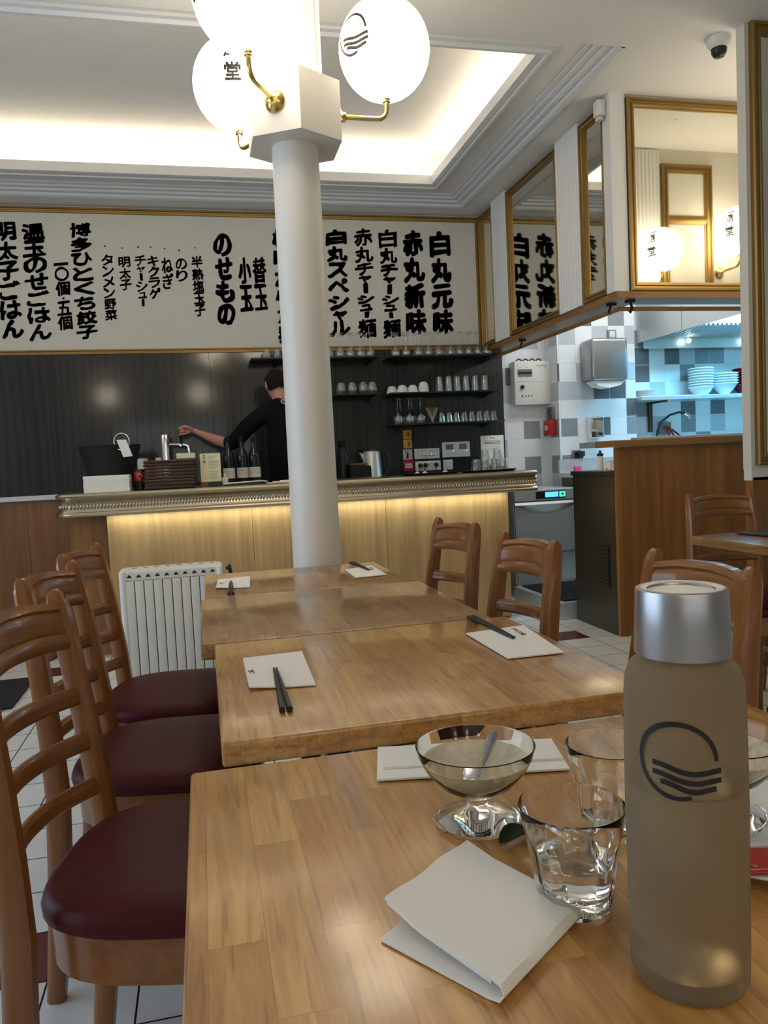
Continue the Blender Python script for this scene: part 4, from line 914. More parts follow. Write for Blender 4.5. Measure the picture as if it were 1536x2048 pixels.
t = thing('fire_call_point', 'red fire alarm box on the shaded pillar side', 'alarm', (2.9615, 6.20, 1.325))
bm = nb(); box(bm, -.055, 0, -.08, .06, -.065, .065, .006); obj('housing', bm, 'red', t, 40)
bm = nb(); box(bm, -.058, -.055, -.03, .03, -.02, .02); obj('panel', bm, 'label', t)
t = thing('socket_block', 'grey socket with black cord above the red alarm box', 'socket', (2.9615, 6.20, 1.45))
bm = nb(); box(bm, -.025, 0, -.06, .06, -.055, .055, .004); obj('plate', bm, 'lcd', t, 40)
bm = nb(); tube(bm, [(-.03, -.04, .04), (-.06, -.045, .03), (-.03, -.04, .015), (-.06, -.045, .0), (-.03, -.04, -.02), (-.055, -.045, -.045)], .006, 8); obj('cord', bm, 'black', t, 50)
# kitchen shelf, bowls, tap
KS = 1.555
t = thing('steel_shelf', 'steel wall shelf of bowls under the blue lit hood', 'shelf', (3.69, YB-.02, KS))
bm = nb(); box(bm, 0, 1.7, -.32, 0, -.034, 0, .003); obj('board', bm, 'steel', t)
for x in (.25, 1.5):
    bm = nb(); box(bm, x, x+.035, -.03, -.001, -.30, -.035); box(bm, x+.01, x+.025, -.28, -.03, -.05, -.035); obj('bracket', bm, 'darksteel', t)
def bowl_bm(r0, r1, h, t_=.004, n=32, belly=.6):
    bm = nb(); lathe(bm, [(0, 0), (r0, 0), (r0*1.02, .006), (r0+(r1-r0)*belly, h*.45), (r1-.004, h-.007), (r1+.004, h-.004), (r1+.004, h+.001), (r1+.002, h+.003), (r1-t_, h+.003), (r0+(r1-r0)*belly-t_, h*.47), (r0-.003, .012), (0, .010)], n); return bm
BY = YB-.02-.16
B1 = obj('ramen_bowl', bowl_bm(.05, .108, .075, belly=.55), 'porcelain', None, 50)
for k in range(8): place(B1, (4.38, BY, KS+.001+.0235*k), '%s white rounded bowl from the bottom of the left stack' % ORD[k], 'bowl', 'rounded white bowls on the kitchen shelf')
B2 = obj('conical_bowl', bowl_bm(.04, .115, .10, belly=.48), 'porcelain', None, 50)
for k in range(5): place(B2, (4.61, BY-.01, KS+.001+.022*k), '%s white conical bowl from the bottom of the middle stack' % ORD[k], 'bowl', 'conical white bowls on the kitchen shelf')
B3 = obj('red_bowl', bowl_bm(.06, .12, .085, belly=.6), 'redbowl', None, 50)
for k in range(7): place(B3, (4.85, BY, KS+.001+.024*k), '%s dark red bowl from the bottom of the right stack' % ORD[k], 'bowl', 'red bowls on the kitchen shelf')
bm = nb(); lathe(bm, [(0, 0), (.05, 0), (.085, .012), (.087, .014), (.083, .015), (.05, .004), (0, .004)], 32); PL = obj('white_plate', bm, 'porcelain', None, 50)
for k in range(8): place(PL, (3.82, BY-.02, KS+.001+.0062*k), '%s small white plate from the bottom at the left end of the steel shelf' % ORD[k], 'plate', 'white plates on the kitchen shelf')
t = thing('hose_tap', 'arched black hose tap behind the kitchen hatch', 'tap', (3.92, 6.12, 1.169))
bm = nb(); box(bm, -.03, .03, -.03, .03, 0, .03, .004); obj('base', bm, 'chrome', t)
bm = nb(); tube(bm, [(0, 0, .03), (.005, 0, .09), (.04, -.01, .17), (.12, -.02, .225), (.2, -.03, .245), (.255, -.035, .235)], .010, 10); obj('hose', bm, 'black', t, 50)
bm = nb(); tube(bm, [(.255, -.035, .236), (.29, -.04, .212), (.298, -.042, .18)], .014, 10); obj('nozzle', bm, 'chrome', t, 50)
bm = nb(); box(bm, 3.86, 5.3, 5.7, YB-.021, 1.12, 1.168, .004); box(bm, 3.88, 5.3, 5.75, YB-.025, 0, 1.12); o = obj('rear_worktop', bm, 'steel'); tag(o, 'steel worktop at the back of the kitchen under the bowl shelf', 'worktop')
t = thing('kitchen_socket', 'dark socket with two red leads below the steel shelf', 'socket', (4.10, YB-.0205, 1.285))
bm = nb(); box(bm, -.06, .06, -.03, 0, -.055, .055, .004); obj('plate', bm, 'lcd', t, 40)
for x in (-.02, .02): bm = nb(); tube(bm, [(x, -.03, .01), (x+.005, -.06, 0), (x+.03, -.07, -.06), (x+.035, -.07, -.112)], .009, 8); obj('red_lead', bm, 'red', t, 50)
bm = nb(); tube(bm, [(.03, -.03, .0), (.06, -.05, -.02), (.12, -.06, -.07), (.17, -.07, -.108)], .007, 8); obj('black_lead', bm, 'black', t, 50)
# hood
t = thing('range_hood', 'large stainless kitchen hood lit blue from inside', 'hood', (3.85, 0, 0))
H0, H1 = 2.05, 2.75
bm = nb(); box(bm, 0, .015, 4.75, 6.29, H0, H1); obj('side_panel', bm, 'steel', t)
bm = nb(); box(bm, .015, 1.5, 4.75, 4.765, H0, H1); obj('front_panel', bm, 'steel', t)
bm = nb(); box(bm, -.002, 0, 5.62, 5.628, H0, H1); obj('seam', bm, 'alu', t)
bm = nb(); quad(bm, (.015, 4.766, 2.6), (1.5, 4.766, 2.6), (1.5, 5.72, 2.6), (.015, 5.72, 2.6)); quad(bm, (.015, 5.721, 2.6), (1.5, 5.721, 2.6), (1.5, 5.721, 2.12), (.015, 5.721, 2.12)); obj('lining', bm, 'white', t)
bm = nb(); box(bm, .016, 1.5, 6.2, 6.21, H0-.055, 2.09); box(bm, .016, 1.5, 6.19, 6.205, H0-.062, H0-.05); obj('rear_panel', bm, 'steel', t)
bm = nb(); quad(bm, (.016, 6.19, 2.10), (1.5, 6.19, 2.10), (1.5, 5.72, 2.13), (.016, 5.72, 2.13)); obj('filter_backing', bm, 'darksteel', t)
bm = nb(); dv = Vector((0, -.45, .027)).normalized()
for k in range(34):
    x = .04+.043*k
    if x > 1.47: break
    p = Vector((x, 6.17, 2.086)); bar(bm, [p, p+dv*.45], .014, .022, (0, .1, 1))
obj('filter_slats', bm, 'steel', t)
for k, x in enumerate((.42, 1.05)):
    bm = nb(); ball(bm, (x, 6.14, 2.045), .022); o = obj('hood_bulb', bm, 'lampbulb', t, 60)

# ================================================================== DINING TABLES
TZ = .75
def table(x0, x1, y0, y1, label, shade, seed, th=.034):
    t = thing('dining_table', label, 'table', ((x0+x1)/2, (y0+y1)/2, 0)); a, b = (x1-x0)/2, (y1-y0)/2
    bm = nb(); box(bm, -a, a, -b, b, TZ-th, TZ, .005, 3); obj('tabletop', bm, butcher('butcher_block_%d' % int(seed), shade, seed), t, 40)
    bm = nb(); box(bm, -.03, .03, -.03, .03, .03, TZ-th-.02, .004); box(bm, -min(a*.6, .2), min(a*.6, .2), -.03, .03, TZ-th-.02, TZ-th); obj('pedestal', bm, 'black', t)
    bm = nb(); q = .75*min(a, .22); box(bm, -q, q, -.035, .035, 0, .03, .004); box(bm, -.035, .035, -b*.85, b*.85, 0, .0299, .004); obj('foot', bm, 'black', t); return t
table(-.035, .72, .30, .937, 'nearest butcher block table carrying the bottle and used glasses', 1.12, 3)
table(.003, .645, 1.022, 1.618, 'second table with chopsticks and napkins, next after the nearest one', 1.02, 7)
table(-.024, .612, 1.624, 2.205, 'bare third table of the row', .68, 12)
table(-.012, .587, 2.211, 2.712, 'farthest table of the row, in front of the column', .80, 17)
table(1.90, 2.56, 2.05, 2.745, 'table at the right by the oak panel, with a dark menu on it', .55, 23)

# ================================================================== CHAIRS
def chair(label, loc, rz):
    t = thing('dining_chair', label, 'chair', loc, rz, None)
    # seat pad
    def outline(s, z, n=40):
        o = []
        for i in range(n):
            a = 2*PI*i/n; c, s_ = math.cos(a), math.sin(a)
            x = math.copysign(abs(c)**.62, c)*.212; y = math.copysign(abs(s_)**.62, s_)*(.205+.012*c)
            o.append((x*s, y*s, z))
        return o
    bm = nb(); rings = [[bm.verts.new(p) for p in outline(s, z)] for s, z in ((.96, .437), (1.0, .444), (1.005, .456), (.98, .470), (.92, .479), (.75, .487), (.5, .491), (.25, .492))]
    for A, B in zip(rings, rings[1:]):
        for i in range(40): bm.faces.new((A[i], A[(i+1) % 40], B[(i+1) % 40], B[i]))
    bm.faces.new(rings[0]); bm.faces.new(rings[-1]); obj('seat_pad', bm, 'vinyl', t, 50)
    bm = nb(); rings = [[bm.verts.new(p) for p in outline(s, z)] for s, z in ((.88, .362), (.94, .365), (.95, .436), (.88, .4365))]
    for A, B in zip(rings, rings[1:]):
        for i in range(40): bm.faces.new((A[i], A[(i+1) % 40], B[(i+1) % 40], B[i]))
    bm.faces.new(rings[0]); bm.faces.new(rings[-1]); obj('seat_frame', bm, 'chairy', t, 40)
    for s in (-1, 1):
        bm = nb(); bar(bm, [(.155, s*.155, .364), (.165, s*.16, 0)], [.04, .03], [.04, .03]); obj('leg', bm, 'chair', t)
    pc = lambda z: -.205 + (-.035*(1-z/.44)**1.5 if z < .44 else -.052*((z-.44)/.45)**1.35)
    py = lambda z: .182 if z < .44 else .182-.03*(z-.44)/.45
    for s in (-1, 1):
        zs = [0, .15, .3, .44, .55, .66, .77, .872, .894, .902]
        bm = nb(); bar(bm, [(pc(z), s*py(z), z) for z in zs], [.036, .042, .046, .046, .044, .042, .040, .036, .026, .012], [.03, .032, .034, .034, .034, .034, .033, .032, .028, .02]); obj('back_post', bm, 'chair', t, 40)
    def slat(name, zc, hh, top=None, groove=False, bow=.045, th=.022):
        ny, nz = 30, (15 if groove else 5); G = []
        for i in range(ny+1):
            q = -1+2*i/ny; y = q*(py(zc)-.012); row = []
            zt = zc+hh/2+(top(q) if top else 0); zb = zc-hh/2+(top(q)*.55 if top else 0)
            for k in range(nz+1):
                f = k/nz; z = zb+(zt-zb)*f; x = pc(z)-bow*(1-q*q)
                d = 0
                if groove:
                    for g0 in (.30, .78): d += .005*math.exp(-((f-g0)/.035)**2)
                    d -= .004*(1 if f > .80 or f < .27 else 0)
                e_ = abs(2*f-1)**6*.006
                row.append((Vector((x+th/2-d-e_, y, z)), Vector((x-th/2+d*.6+e_, y, z))))
            G.append(row)
        bm = nb(); F = [[bm.verts.new(p[0]) for p in r] for r in G]; B = [[bm.verts.new(p[1]) for p in r] for r in G]
        for i in range(ny):
            for k in range(nz):
                bm.faces.new((F[i][k], F[i+1][k], F[i+1][k+1], F[i][k+1])); bm.faces.new((B[i][k], B[i][k+1], B[i+1][k+1], B[i+1][k]))
            bm.faces.new((F[i][0], B[i][0], B[i+1][0], F[i+1][0])); bm.faces.new((F[i][nz], F[i+1][nz], B[i+1][nz], B[i][nz]))
        for i in (0, ny):
            for k in range(nz): bm.faces.new((F[i][k], F[i][k+1], B[i][k+1], B[i][k]))
        obj(name, bm, 'chairy', t, 35)
    slat('crest_rail', .838, .088, lambda q: .011*math.exp(-(q/.32)**2)-.004*math.cos(q*6), True, .035)
    for z in (.70, .612, .523): slat('back_slat', z, .034, None, False, .05, .018)
    for s in (-1, 1):
        bm = nb(); bar(bm, [(pc(.2)+.01, s*.175, .2), (.155, s*.157, .2)], .028, .018, (0, 0, 1)); obj('side_stretcher', bm, 'chair', t)
    bm = nb(); bar(bm, [(0, -.166, .2), (0, .166, .2)], .028, .018, (0, 0, 1)); obj('cross_stretcher', bm, 'chairy', t)
    return t
CH0 = chair('nearest burgundy seated chair on the left, beside the table with the bottle', (-.062, 1.322, 0), math.radians(-13))
dup(CH0, (-.10, 1.845, 0), math.radians(-10), 'second burgundy seated chair on the left side of the row')
dup(CH0, (-.10, 2.325, 0), math.radians(-9), 'third and farthest chair on the left, in front of the white radiator')
dup(CH0, (.56, 2.44, 0), math.radians(180+5), 'farther of the two chairs on the right side, before the bar front')
dup(CH0, (.545, 1.84, 0), math.radians(180+1), 'nearer of the two chairs on the right side, in front of the glass washer')
dup(CH0, (.64, 1.285, 0), math.radians(180-2), 'chair half hidden behind the tall bottle')
dup(CH0, (2.215, 2.73, 0), math.radians(-90), 'chair behind the right hand table with its back to the oak panel')
for o in list(COL.objects):
    if o.get('category') == 'chair': o['group'] = 'ladder back dining chairs'

# ================================================================== THINGS ON THE TABLES
Z = TZ+.0006
def napkin(corners, label, logo_at=None, rot=0, curl=0):
    """corners: tl, tr, br, bl in plan"""
    cx = sum(c[0] for c in corners)/4; cy = sum(c[1] for c in corners)/4
    t = thing('paper_napkin', label, 'napkin', (cx, cy, Z), 0, 'white paper napkins')
    tl, tr, br, bl = [Vector((c[0]-cx, c[1]-cy)) for c in corners]; n = 10; bm = nb()
    def P3(i, j, d):
        u, v = i/n, j/n; p = (tl*(1-u)+tr*u)*(1-v)+(bl*(1-u)+br*u)*v
        z = .0012+curl*max(0, (1-u-.55))*max(0, v-.4)*.25
        return (p.x, p.y, z+d)
    for d in (0, .0022):
        g = [[bm.verts.new(P3(i, j, d)) for j in range(n+1)] for i in range(n+1)]
        for i in range(n):
            for j in range(n): bm.faces.new((g[i][j], g[i+1][j], g[i+1][j+1], g[i][j+1]))
        if d == 0: g0 = g
    e0 = [g0[i][0] for i in range(n+1)]+[g0[n][j] for j in range(1, n+1)]+[g0[i][n] for i in range(n-1, -1, -1)]+[g0[0][j] for j in range(n-1, 0, -1)]
    e1 = [g[i][0] for i in range(n+1)]+[g[n][j] for j in range(1, n+1)]+[g[i][n] for i in range(n-1, -1, -1)]+[g[0][j] for j in range(n-1, 0, -1)]
    for k in range(len(e0)): bm.faces.new((e0[k], e0[(k+1) % len(e0)], e1[(k+1) % len(e0)], e1[k]))
    obj('sheet', bm, 'paper', t, 30)
    if logo_at:
        lx, ly = logo_at[0]-cx, logo_at[1]-cy; ca, sa = math.cos(rot), math.sin(rot)
        fn = lambda u, v: (lx+u*ca-v*sa, ly+u*sa+v*ca, .0042)
        bm = nb(); x = put_text(bm, 'IPPUDO', fn, 0, 0, .0095, .2, .012)
        strip(bm, fn, [(x+.004+.005*math.cos(a), .005+.005*math.sin(a)) for a in [k*.5 for k in range(10)]], .0022); strip(bm, fn, [(x+.001, .004), (x+.011, .003)], .003)
        obj('printing', bm, 'ink', t, fix=False)
    return t
napkin([(.054, 1.461), (.166, 1.468), (.159, 1.233), (.053, 1.251)], 'printed napkin under chopsticks at the left of the second table', (.068, 1.30), PI/2, .05)
napkin([(.502, 1.478), (.635, 1.497), (.611, 1.262), (.504, 1.263)], 'printed napkin under chopsticks at the right of the second table', (.598, 1.475), -PI/2-.05)
napkin([(.03, 2.548), (.134, 2.57), (.119, 2.333), (.02, 2.359)], 'small looking napkin at the left of the farthest table', (.043, 2.40), PI/2, .05)
napkin([(.447, 2.545), (.55, 2.591), (.547, 2.358), (.444, 2.349)], 'napkin at the right of the farthest table before the column', (.53, 2.545), -PI/2-.1)
def chopsticks(b, tip, label, zt=.0048):
    b, tip = Vector(b), Vector(tip); d = (tip-b).normalized(); q = Vector((-d.y, d.x)); L = .232
    for s, nm in ((-1, 'right'), (1, 'left')):
        bm = nb(); p0 = b+q*s*.0056; p1 = b+d*L+q*s*.0022
        bar(bm, [(0, 0, 0), (*(p0.lerp(p1, .5)-p0), .002), (*(p1-p0), .0024)], [.0085, .0062, .0034], [.0085, .0062, .0034], (0, 0, 1)); o = obj('chopstick', bm, 'black', None, 40)
        o.location = (p0.x, p0.y, Z+zt); tag(o, '%s black chopstick of the pair %s' % (nm, label), 'chopstick', 'black chopsticks')
chopsticks((.0985, 1.116), (.104, 1.36), 'on the left napkin of the second table'); chopsticks((.562, 1.618), (.567, 1.385), 'on the right napkin of the second table')
chopsticks((.060, 2.225), (.068, 2.457), 'on the left napkin of the farthest table'); chopsticks((.498, 2.697), (.512, 2.478), 'on the right napkin of the farthest table')

# folded napkin in front
t = thing('folded_napkin', 'thick folded white napkin at the front of the nearest table', 'napkin', (.17, .46, Z))
E1 = Vector((.8, .6)); G1 = Vector((-.55, .835)); bm = nb(); TH = .0022
cs = [(.108, .0014, 0), (.09, .0014, 0), (.05, .0014, 0), (.01, .0014, 0), (.0, .003, 0), (-.003, .0075, .001), (0, .012, .002), (.01, .0135, .003), (.04, .014, .006), (.085, .016, .012), (.118, .0205, .018)]
cs2 = [(.118, .0165, .016), (.08, .0098, .012), (.04, .0075, .008), (.012, .0068, .004)]
def sheet(cs, L0, L1, th):
    n = 12; rows = []
    for d, z, sh in cs:
        rows.append([(E1*(L0+sh+(L1-L0)*k/n)+G1*d, z+.0012*math.sin(k*.9+d*60)*(1 if z > .01 else 0)) for k in range(n+1)])
    lo = [[bm.verts.new((p.x, p.y, z-th/2)) for p, z in r] for r in rows]; hi = [[bm.verts.new((p.x, p.y, z+th/2)) for p, z in r] for r in rows]
    m = len(cs)
    for i in range(m-1):
        for k in range(n):
            bm.faces.new((lo[i][k], lo[i][k+1], lo[i+1][k+1], lo[i+1][k])); bm.faces.new((hi[i][k], hi[i+1][k], hi[i+1][k+1], hi[i][k+1]))
        for k in (0, n): bm.faces.new((lo[i][k], lo[i+1][k], hi[i+1][k], hi[i][k]))
    for i in (0, m-1):
        for k in range(n): bm.faces.new((lo[i][k], hi[i][k], hi[i][k+1], lo[i][k+1]))
sheet(cs, -.002, .112, TH); obj('folded_sheet', bm, 'paper', t, 40)
bm = nb(); sheet(cs2, .002, .109, .003); obj('inner_fold', bm, 'paper', t, 40)
t = napkin([(.193, .928), (.405, .880), (.384, .788), (.170, .832)], 'wide white folded napkin lying behind the left glass dessert coupe'); t['label'] = 'wide white folded napkin lying behind the left glass dessert coupe'
bm = nb(); prism(bm, [(-.1, .045), (.105, 0), (.1, -.045), (-.105, 0)], 'z', .0036, .0062); obj('upper_fold', bm, 'paper', t)

# dessert coupes
def coupe(loc, label, ang, slabel, z0=Z):
    t = thing('dessert_coupe', label, 'dessert glass', (loc[0], loc[1], z0)); h = .078
    prof = [(0, .004), (.036, .0), (.041, .002), (.0415, .005), (.036, .0085), (.022, .014), (.012, .018), (.0095, .022), (.011, .027), (.022, .0315), (.037, .041), (.049, .055), (.056, .068), (.0585, h), (.0577, h+.0007), (.0569, h-.0003), (.0545, .0675), (.0474, .0557), (.0353, .0428), (.0202, .0343), (0, .0325)]
    bm = nb(); lathe(bm, prof, 56); obj('bowl', bm, 'glass', t, 60)
    bm = nb(); lathe(bm, [(0, .0329), (.0195, .0350), (.0346, .0435), (.0463, .0557), (.0518, .0645), (.0511, .0648), (.0455, .0563), (.034, .0448), (.019, .0366), (.0, .0345)], 48, fr=lambda a, z: 1+.03*math.sin(a*5)*0); obj('melted_dessert', bm, 'syrup', t, 60)
    s = thing('teaspoon', slabel, 'spoon', (loc[0], loc[1], z0)); ca, sa = math.cos(ang), math.sin(ang)
    X = lambda r, z, q=0: (r*ca-q*sa, r*sa+q*ca, z)
    bm = nb(); tube(bm, [X(.006, .0505), X(.014, .053), X(.022, .058), X(.030, .066), X(.038, .0745), X(.042, .078)], [.0018, .0020, .0028, .0046, .0054, .003], 10, (.35, 1), up=(0, 0, 1)); obj('handle', bm, 'spoon', s, 50)
    bm = nb(); ball(bm, X(-.006, .0495), .0145, 3, (1.0, .75, .30)); bmesh.ops.rotate(bm, verts=bm.verts, cent=X(-.006, .0495), matrix=Matrix.Rotation(ang, 3, 'Z')); obj('spoon_bowl', bm, 'chrome', s, 60)
coupe((.244, .706), 'glass dessert coupe with spoon in the middle of the nearest table', math.radians(42), 'teaspoon standing in the middle glass coupe')
coupe((.452, .618), 'glass dessert coupe on the plate, cut by the right edge', math.radians(60), 'teaspoon in the coupe at the right edge', Z+.0125)
# plate with red card at the right edge
t = thing('dessert_plate', 'white plate at the right edge under the second coupe', 'plate', (.478, .592, Z))
bm = nb(); lathe(bm, [(0, .002), (.06, 0), (.068, .004), (.100, .012), (.102, .014), (.099, .0145), (.066, .0085), (.06, .0075), (0, .0075)], 56); obj('dish', bm, 'porcelain', t, 50)
t = thing('red_wrapper', 'dark red printed packet lying on the plate at the right edge', 'packet', (.437, .537, Z+.0165), math.radians(-14))
bm = nb(); box(bm, -.035, .06, -.026, .014, 0, .0025, .001); obj('packet', bm, 'red', t)
bm = nb(); fn = lambda u, v: (u, v, .0029); put_text(bm, '8', fn, -.022, -.004, .011); put_text(bm, 'o', fn, -.02, -.019, .005); strip(bm, fn, [(-.03, .011), (.055, .011)], .0008); strip(bm, fn, [(-.03, -.023), (.055, -.023)], .0008); strip(bm, fn, [(.008, -.016), (.008, .002)], .004); obj('printing', bm, 'label', t, fix=False)
# tumblers on the near table
def water_tumbler(loc, label, rz, water=None):
    t = thing('water_tumbler', label, 'glass', (loc[0], loc[1], Z), rz); n = 72
    h, r0, r1 = .082, .0285, .042
    rad = lambda z: r0+(r1-r0)*(z/h)**1.15
    fz = lambda a, z: 1-(.075*(1-abs(math.cos(a*4.5)))*(1 if z < .05 else max(0, 1-(z-.05)/.012)) if z > .003 else .0)
    outer = [(0, .0015), (r0*.8, .0), (r0*.97, .002)]+[(rad(z), z) for z in (.008, .014, .02, .03, .04, .05, .054, .058, .062, .07, .078)]+[(r1, h)]
    bm = nb(); lathe(bm, outer, n, fr=fz)
    wi = lambda z: rad(z)*(.93 if z < .05 else .93+.03*min(1, (z-.05)/.012))-.0006
    inner = [(r1, h), (r1-.0008, h+.0007), (r1-.0016, h)]+[(wi(z), z) for z in (.074, .068, .062, .058, .054, .05, .04, .03, .02, .013)]+[(r0*.7, .0105), (0, .010)]
    lathe(bm, inner, n); bmesh.ops.remove_doubles(bm, verts=bm.verts, dist=1e-5); obj('glass', bm, 'glass', t, 35)
    if water:
        pr = [(0, .0102), (r0*.7, .0107)]+[(wi(z)-.0003, z) for z in (.0135, .02, .03)]+[(wi(water)-.0003, water), (0, water)]
        bm = nb(); lathe(bm, pr, n); obj('water', bm, 'water', t, 50)
water_tumbler((.268, .549), 'faceted tumbler half full of water beside the tall bottle', .2, .040)
water_tumbler((.362, .655), 'empty faceted tumbler just behind the water glass, partly behind the bottle', .5)
# mint leaf
t = thing('mint_leaf', 'dark green mint leaf between coupe and water glass', 'leaf', (.266, .660, Z), math.radians(20)); bm = nb(); g = []
for i in range(13):
    u = i/12; wv = .0125*math.sin(PI*u)**.7+.0002; row = []
    for j in range(-3, 4): v = j/3; row.append(bm.verts.new((-.022+.044*u, v*wv, .0035+.004*(v*v)*math.sin(PI*u)+.0035*math.sin(PI*u)-.0006*abs(math.sin(u*25))*(1-abs(v)))))
    g.append(row)
for i in range(12):
    for j in range(6): bm.faces.new((g[i][j], g[i+1][j], g[i+1][j+1], g[i][j+1]))
r_ = bmesh.ops.solidify(bm, geom=list(bm.faces), thickness=.0006); obj('leaf', bm, 'leaf', t, 60)
# bottle
BXY = (.303, .450); t = thing('water_bottle', 'tall frosted water bottle with black circle emblem and silver cap', 'bottle', (BXY[0], BXY[1], Z))
bm = nb(); prof = [(0, .004), (.030, .0), (.0355, .002), (.038, .008), (.0385, .03), (.0392, .12), (.0385, .19), (.0375, .207), (.034, .2165), (.0285, .2205), (.0265, .2225), (.0265, .240), (.0245, .240), (.0245, .2215), (.032, .213), (.0352, .205), (.0362, .19), (.0368, .12), (.0362, .03), (.0345, .014), (0, .012)]
lathe(bm, prof, 64); obj('glass_body', bm, 'frost', t, 60)
bm = nb(); lathe(bm, [(0, .0125), (.0335, .0145), (.0358, .03), (.0364, .12), (.0362, .138), (0, .138)], 48); obj('water', bm, 'water', t, 50)
bm = nb(); lathe(bm, [(0, .2655), (.021, .2655), (.0215, .2665), (.0265, .2675), (.0287, .2668), (.0292, .265), (.0306, .2245), (.0302, .2235), (.027, .2235), (.0268, .2425), (0, .2425)], 64); obj('cap', bm, 'alu', t, 40)
bm = nb(); a0 = math.atan2(-BXY[1], -BXY[0]); rb = .0394
bm2 = nb(); tube(bm2, [(.0366*math.cos(a), .0366*math.sin(a), .138) for a in [k*2*PI/48 for k in range(49)]], .0005, 6); obj('water_line', bm2, 'brown', t)
logo(bm, lambda s, v: (rb*math.cos(a0+(s-.0045)/rb), rb*math.sin(a0+(s-.0045)/rb), .1635+v), .0238, .0028); obj('emblem', bm, 'ink', t, fix=False)
# menu on the right table
bm = nb(); box(bm, -.15, .15, -.11, .11, 0, .008, .003); o = obj('menu_folder', bm, 'leather'); o.location = (2.23, 2.60, Z); o.rotation_euler = (0, 0, math.radians(8)); tag(o, 'dark menu folder lying on the right hand table', 'menu')

# ================================================================== RADIATOR AND FLOOR MAT
rx0, rx1, ry = -.375, .06, 3.52
t = thing('radiator', 'white finned electric radiator standing before the bar', 'radiator', (rx0, ry, 0)); W_ = rx1-rx0; RH = .69
bm = nb()
for k in range(10):
    a = .02+(W_-.04)*k/10; box(bm, a+.0016, a+(W_-.04)/10-.0016, 0, .016, .07, RH-.045, .003); box(bm, a+.012, a+(W_-.04)/10-.012, .016, .09, .08, RH-.05)
obj('fins', bm, 'cream', t, 40)
bm = nb(); box(bm, .021, W_-.021, .02, .10, .08, RH-.06); obj('core', bm, 'black', t)
bm = nb(); prism(bm, [(0, RH-.045), (.004, RH-.015), (.02, RH), (.10, RH), (.115, RH-.03), (.115, RH-.05), (0, RH-.05)], 'x', .02, W_-.02); obj('top_cover', bm, 'cream', t, 30)
bm = nb()
for k in range(8): x = .06+(W_-.1)*k/7; box(bm, x-.011, x+.011, .045, .062, RH-.001, RH+.0008)
for k in range(10):
    x = .02+(W_-.04)*(k+.5)/10; f = lambda u, z: (x+u, .0035*(z-(RH-.045))/.03-.0008, z)
    bm.faces.new([bm.verts.new(f(*p)) for p in ((-.012, RH-.036), (.012, RH-.036), (.003, RH-.024), (-.003, RH-.024))])
obj('vents', bm, 'black', t, fix=False)
for s, nm in ((0, 'end_cover'), (W_-.02, 'end_cover')):
    bm = nb(); box(bm, s-.004, s+.024, -.004, .12, .05, RH-.004, .012, 3); obj(nm, bm, 'white', t, 40)
for s in (.04, W_-.08):
    bm = nb(); box(bm, s, s+.04, -.03, .15, 0, .05, .006); obj('foot', bm, 'black', t)
bm = nb(); tube(bm, [(W_+.024, .03, RH-.03), (W_+.035, .04, RH-.02), (W_+.04, .06, RH-.05), (W_+.04, .07, RH-.15), (W_+.03, .06, RH-.3)], .009, 8); obj('cord', bm, 'black', t, 50)
t = thing('entrance_mat', 'black floor mat with faint lettering at the far left', 'mat', (-1.62, 4.27, 0))
bm = nb(); box(bm, -.66, .66, -.27, .30, .001, .012, .004); obj('mat_body', bm, 'matblack', t)
bm = nb(); fn = lambda u, v: (.53-v*.9, .22-u, .0126); put_text(bm, 'IPPUDO', lambda u, v: (.40+v, .20-u, .0126), 0, 0, .085, .16); obj('lettering', bm, 'greytext', t, fix=False)

# ================================================================== PERSON BEHIND THE BAR
def skin_mesh(name, verts, edges, m, parent=None, sub=2, root=0):
    me = bpy.data.meshes.new(name); me.from_pydata([v[:3] for v in verts], edges, []); o = bpy.data.objects.new(name, me); COL.objects.link(o)
    mo = o.modifiers.new('skin', 'SKIN'); mo.use_smooth_shade = True; mo.branch_smoothing = .6
    for i, v in enumerate(verts):
        r = v[3]; me.skin_vertices[0].data[i].radius = r if isinstance(r, tuple) else (r, r)
    me.skin_vertices[0].data[root].use_root = True
    s = o.modifiers.new('sub', 'SUBSURF'); s.levels = sub; s.render_levels = sub
    dg = bpy.context.evaluated_depsgraph_get(); m2 = bpy.data.meshes.new_from_object(o.evaluated_get(dg)); o.modifiers.clear(); o.data = m2; m2.name = name
    bpy.data.meshes.remove(me); m2.materials.clear()
    for k in (m if isinstance(m, list) else [m]): m2.materials.append(M[k])
    m2.shade_smooth()
    if parent: o.parent = parent
    return o
person = thing('person', 'person in black shirt seen from behind at the beer tap, half behind the column', 'person', (.62, 5.58, 0))
ox_, oy_ = .62, 5.58
Q = lambda x, y, z, r: (x-ox_, y-oy_, z, r)
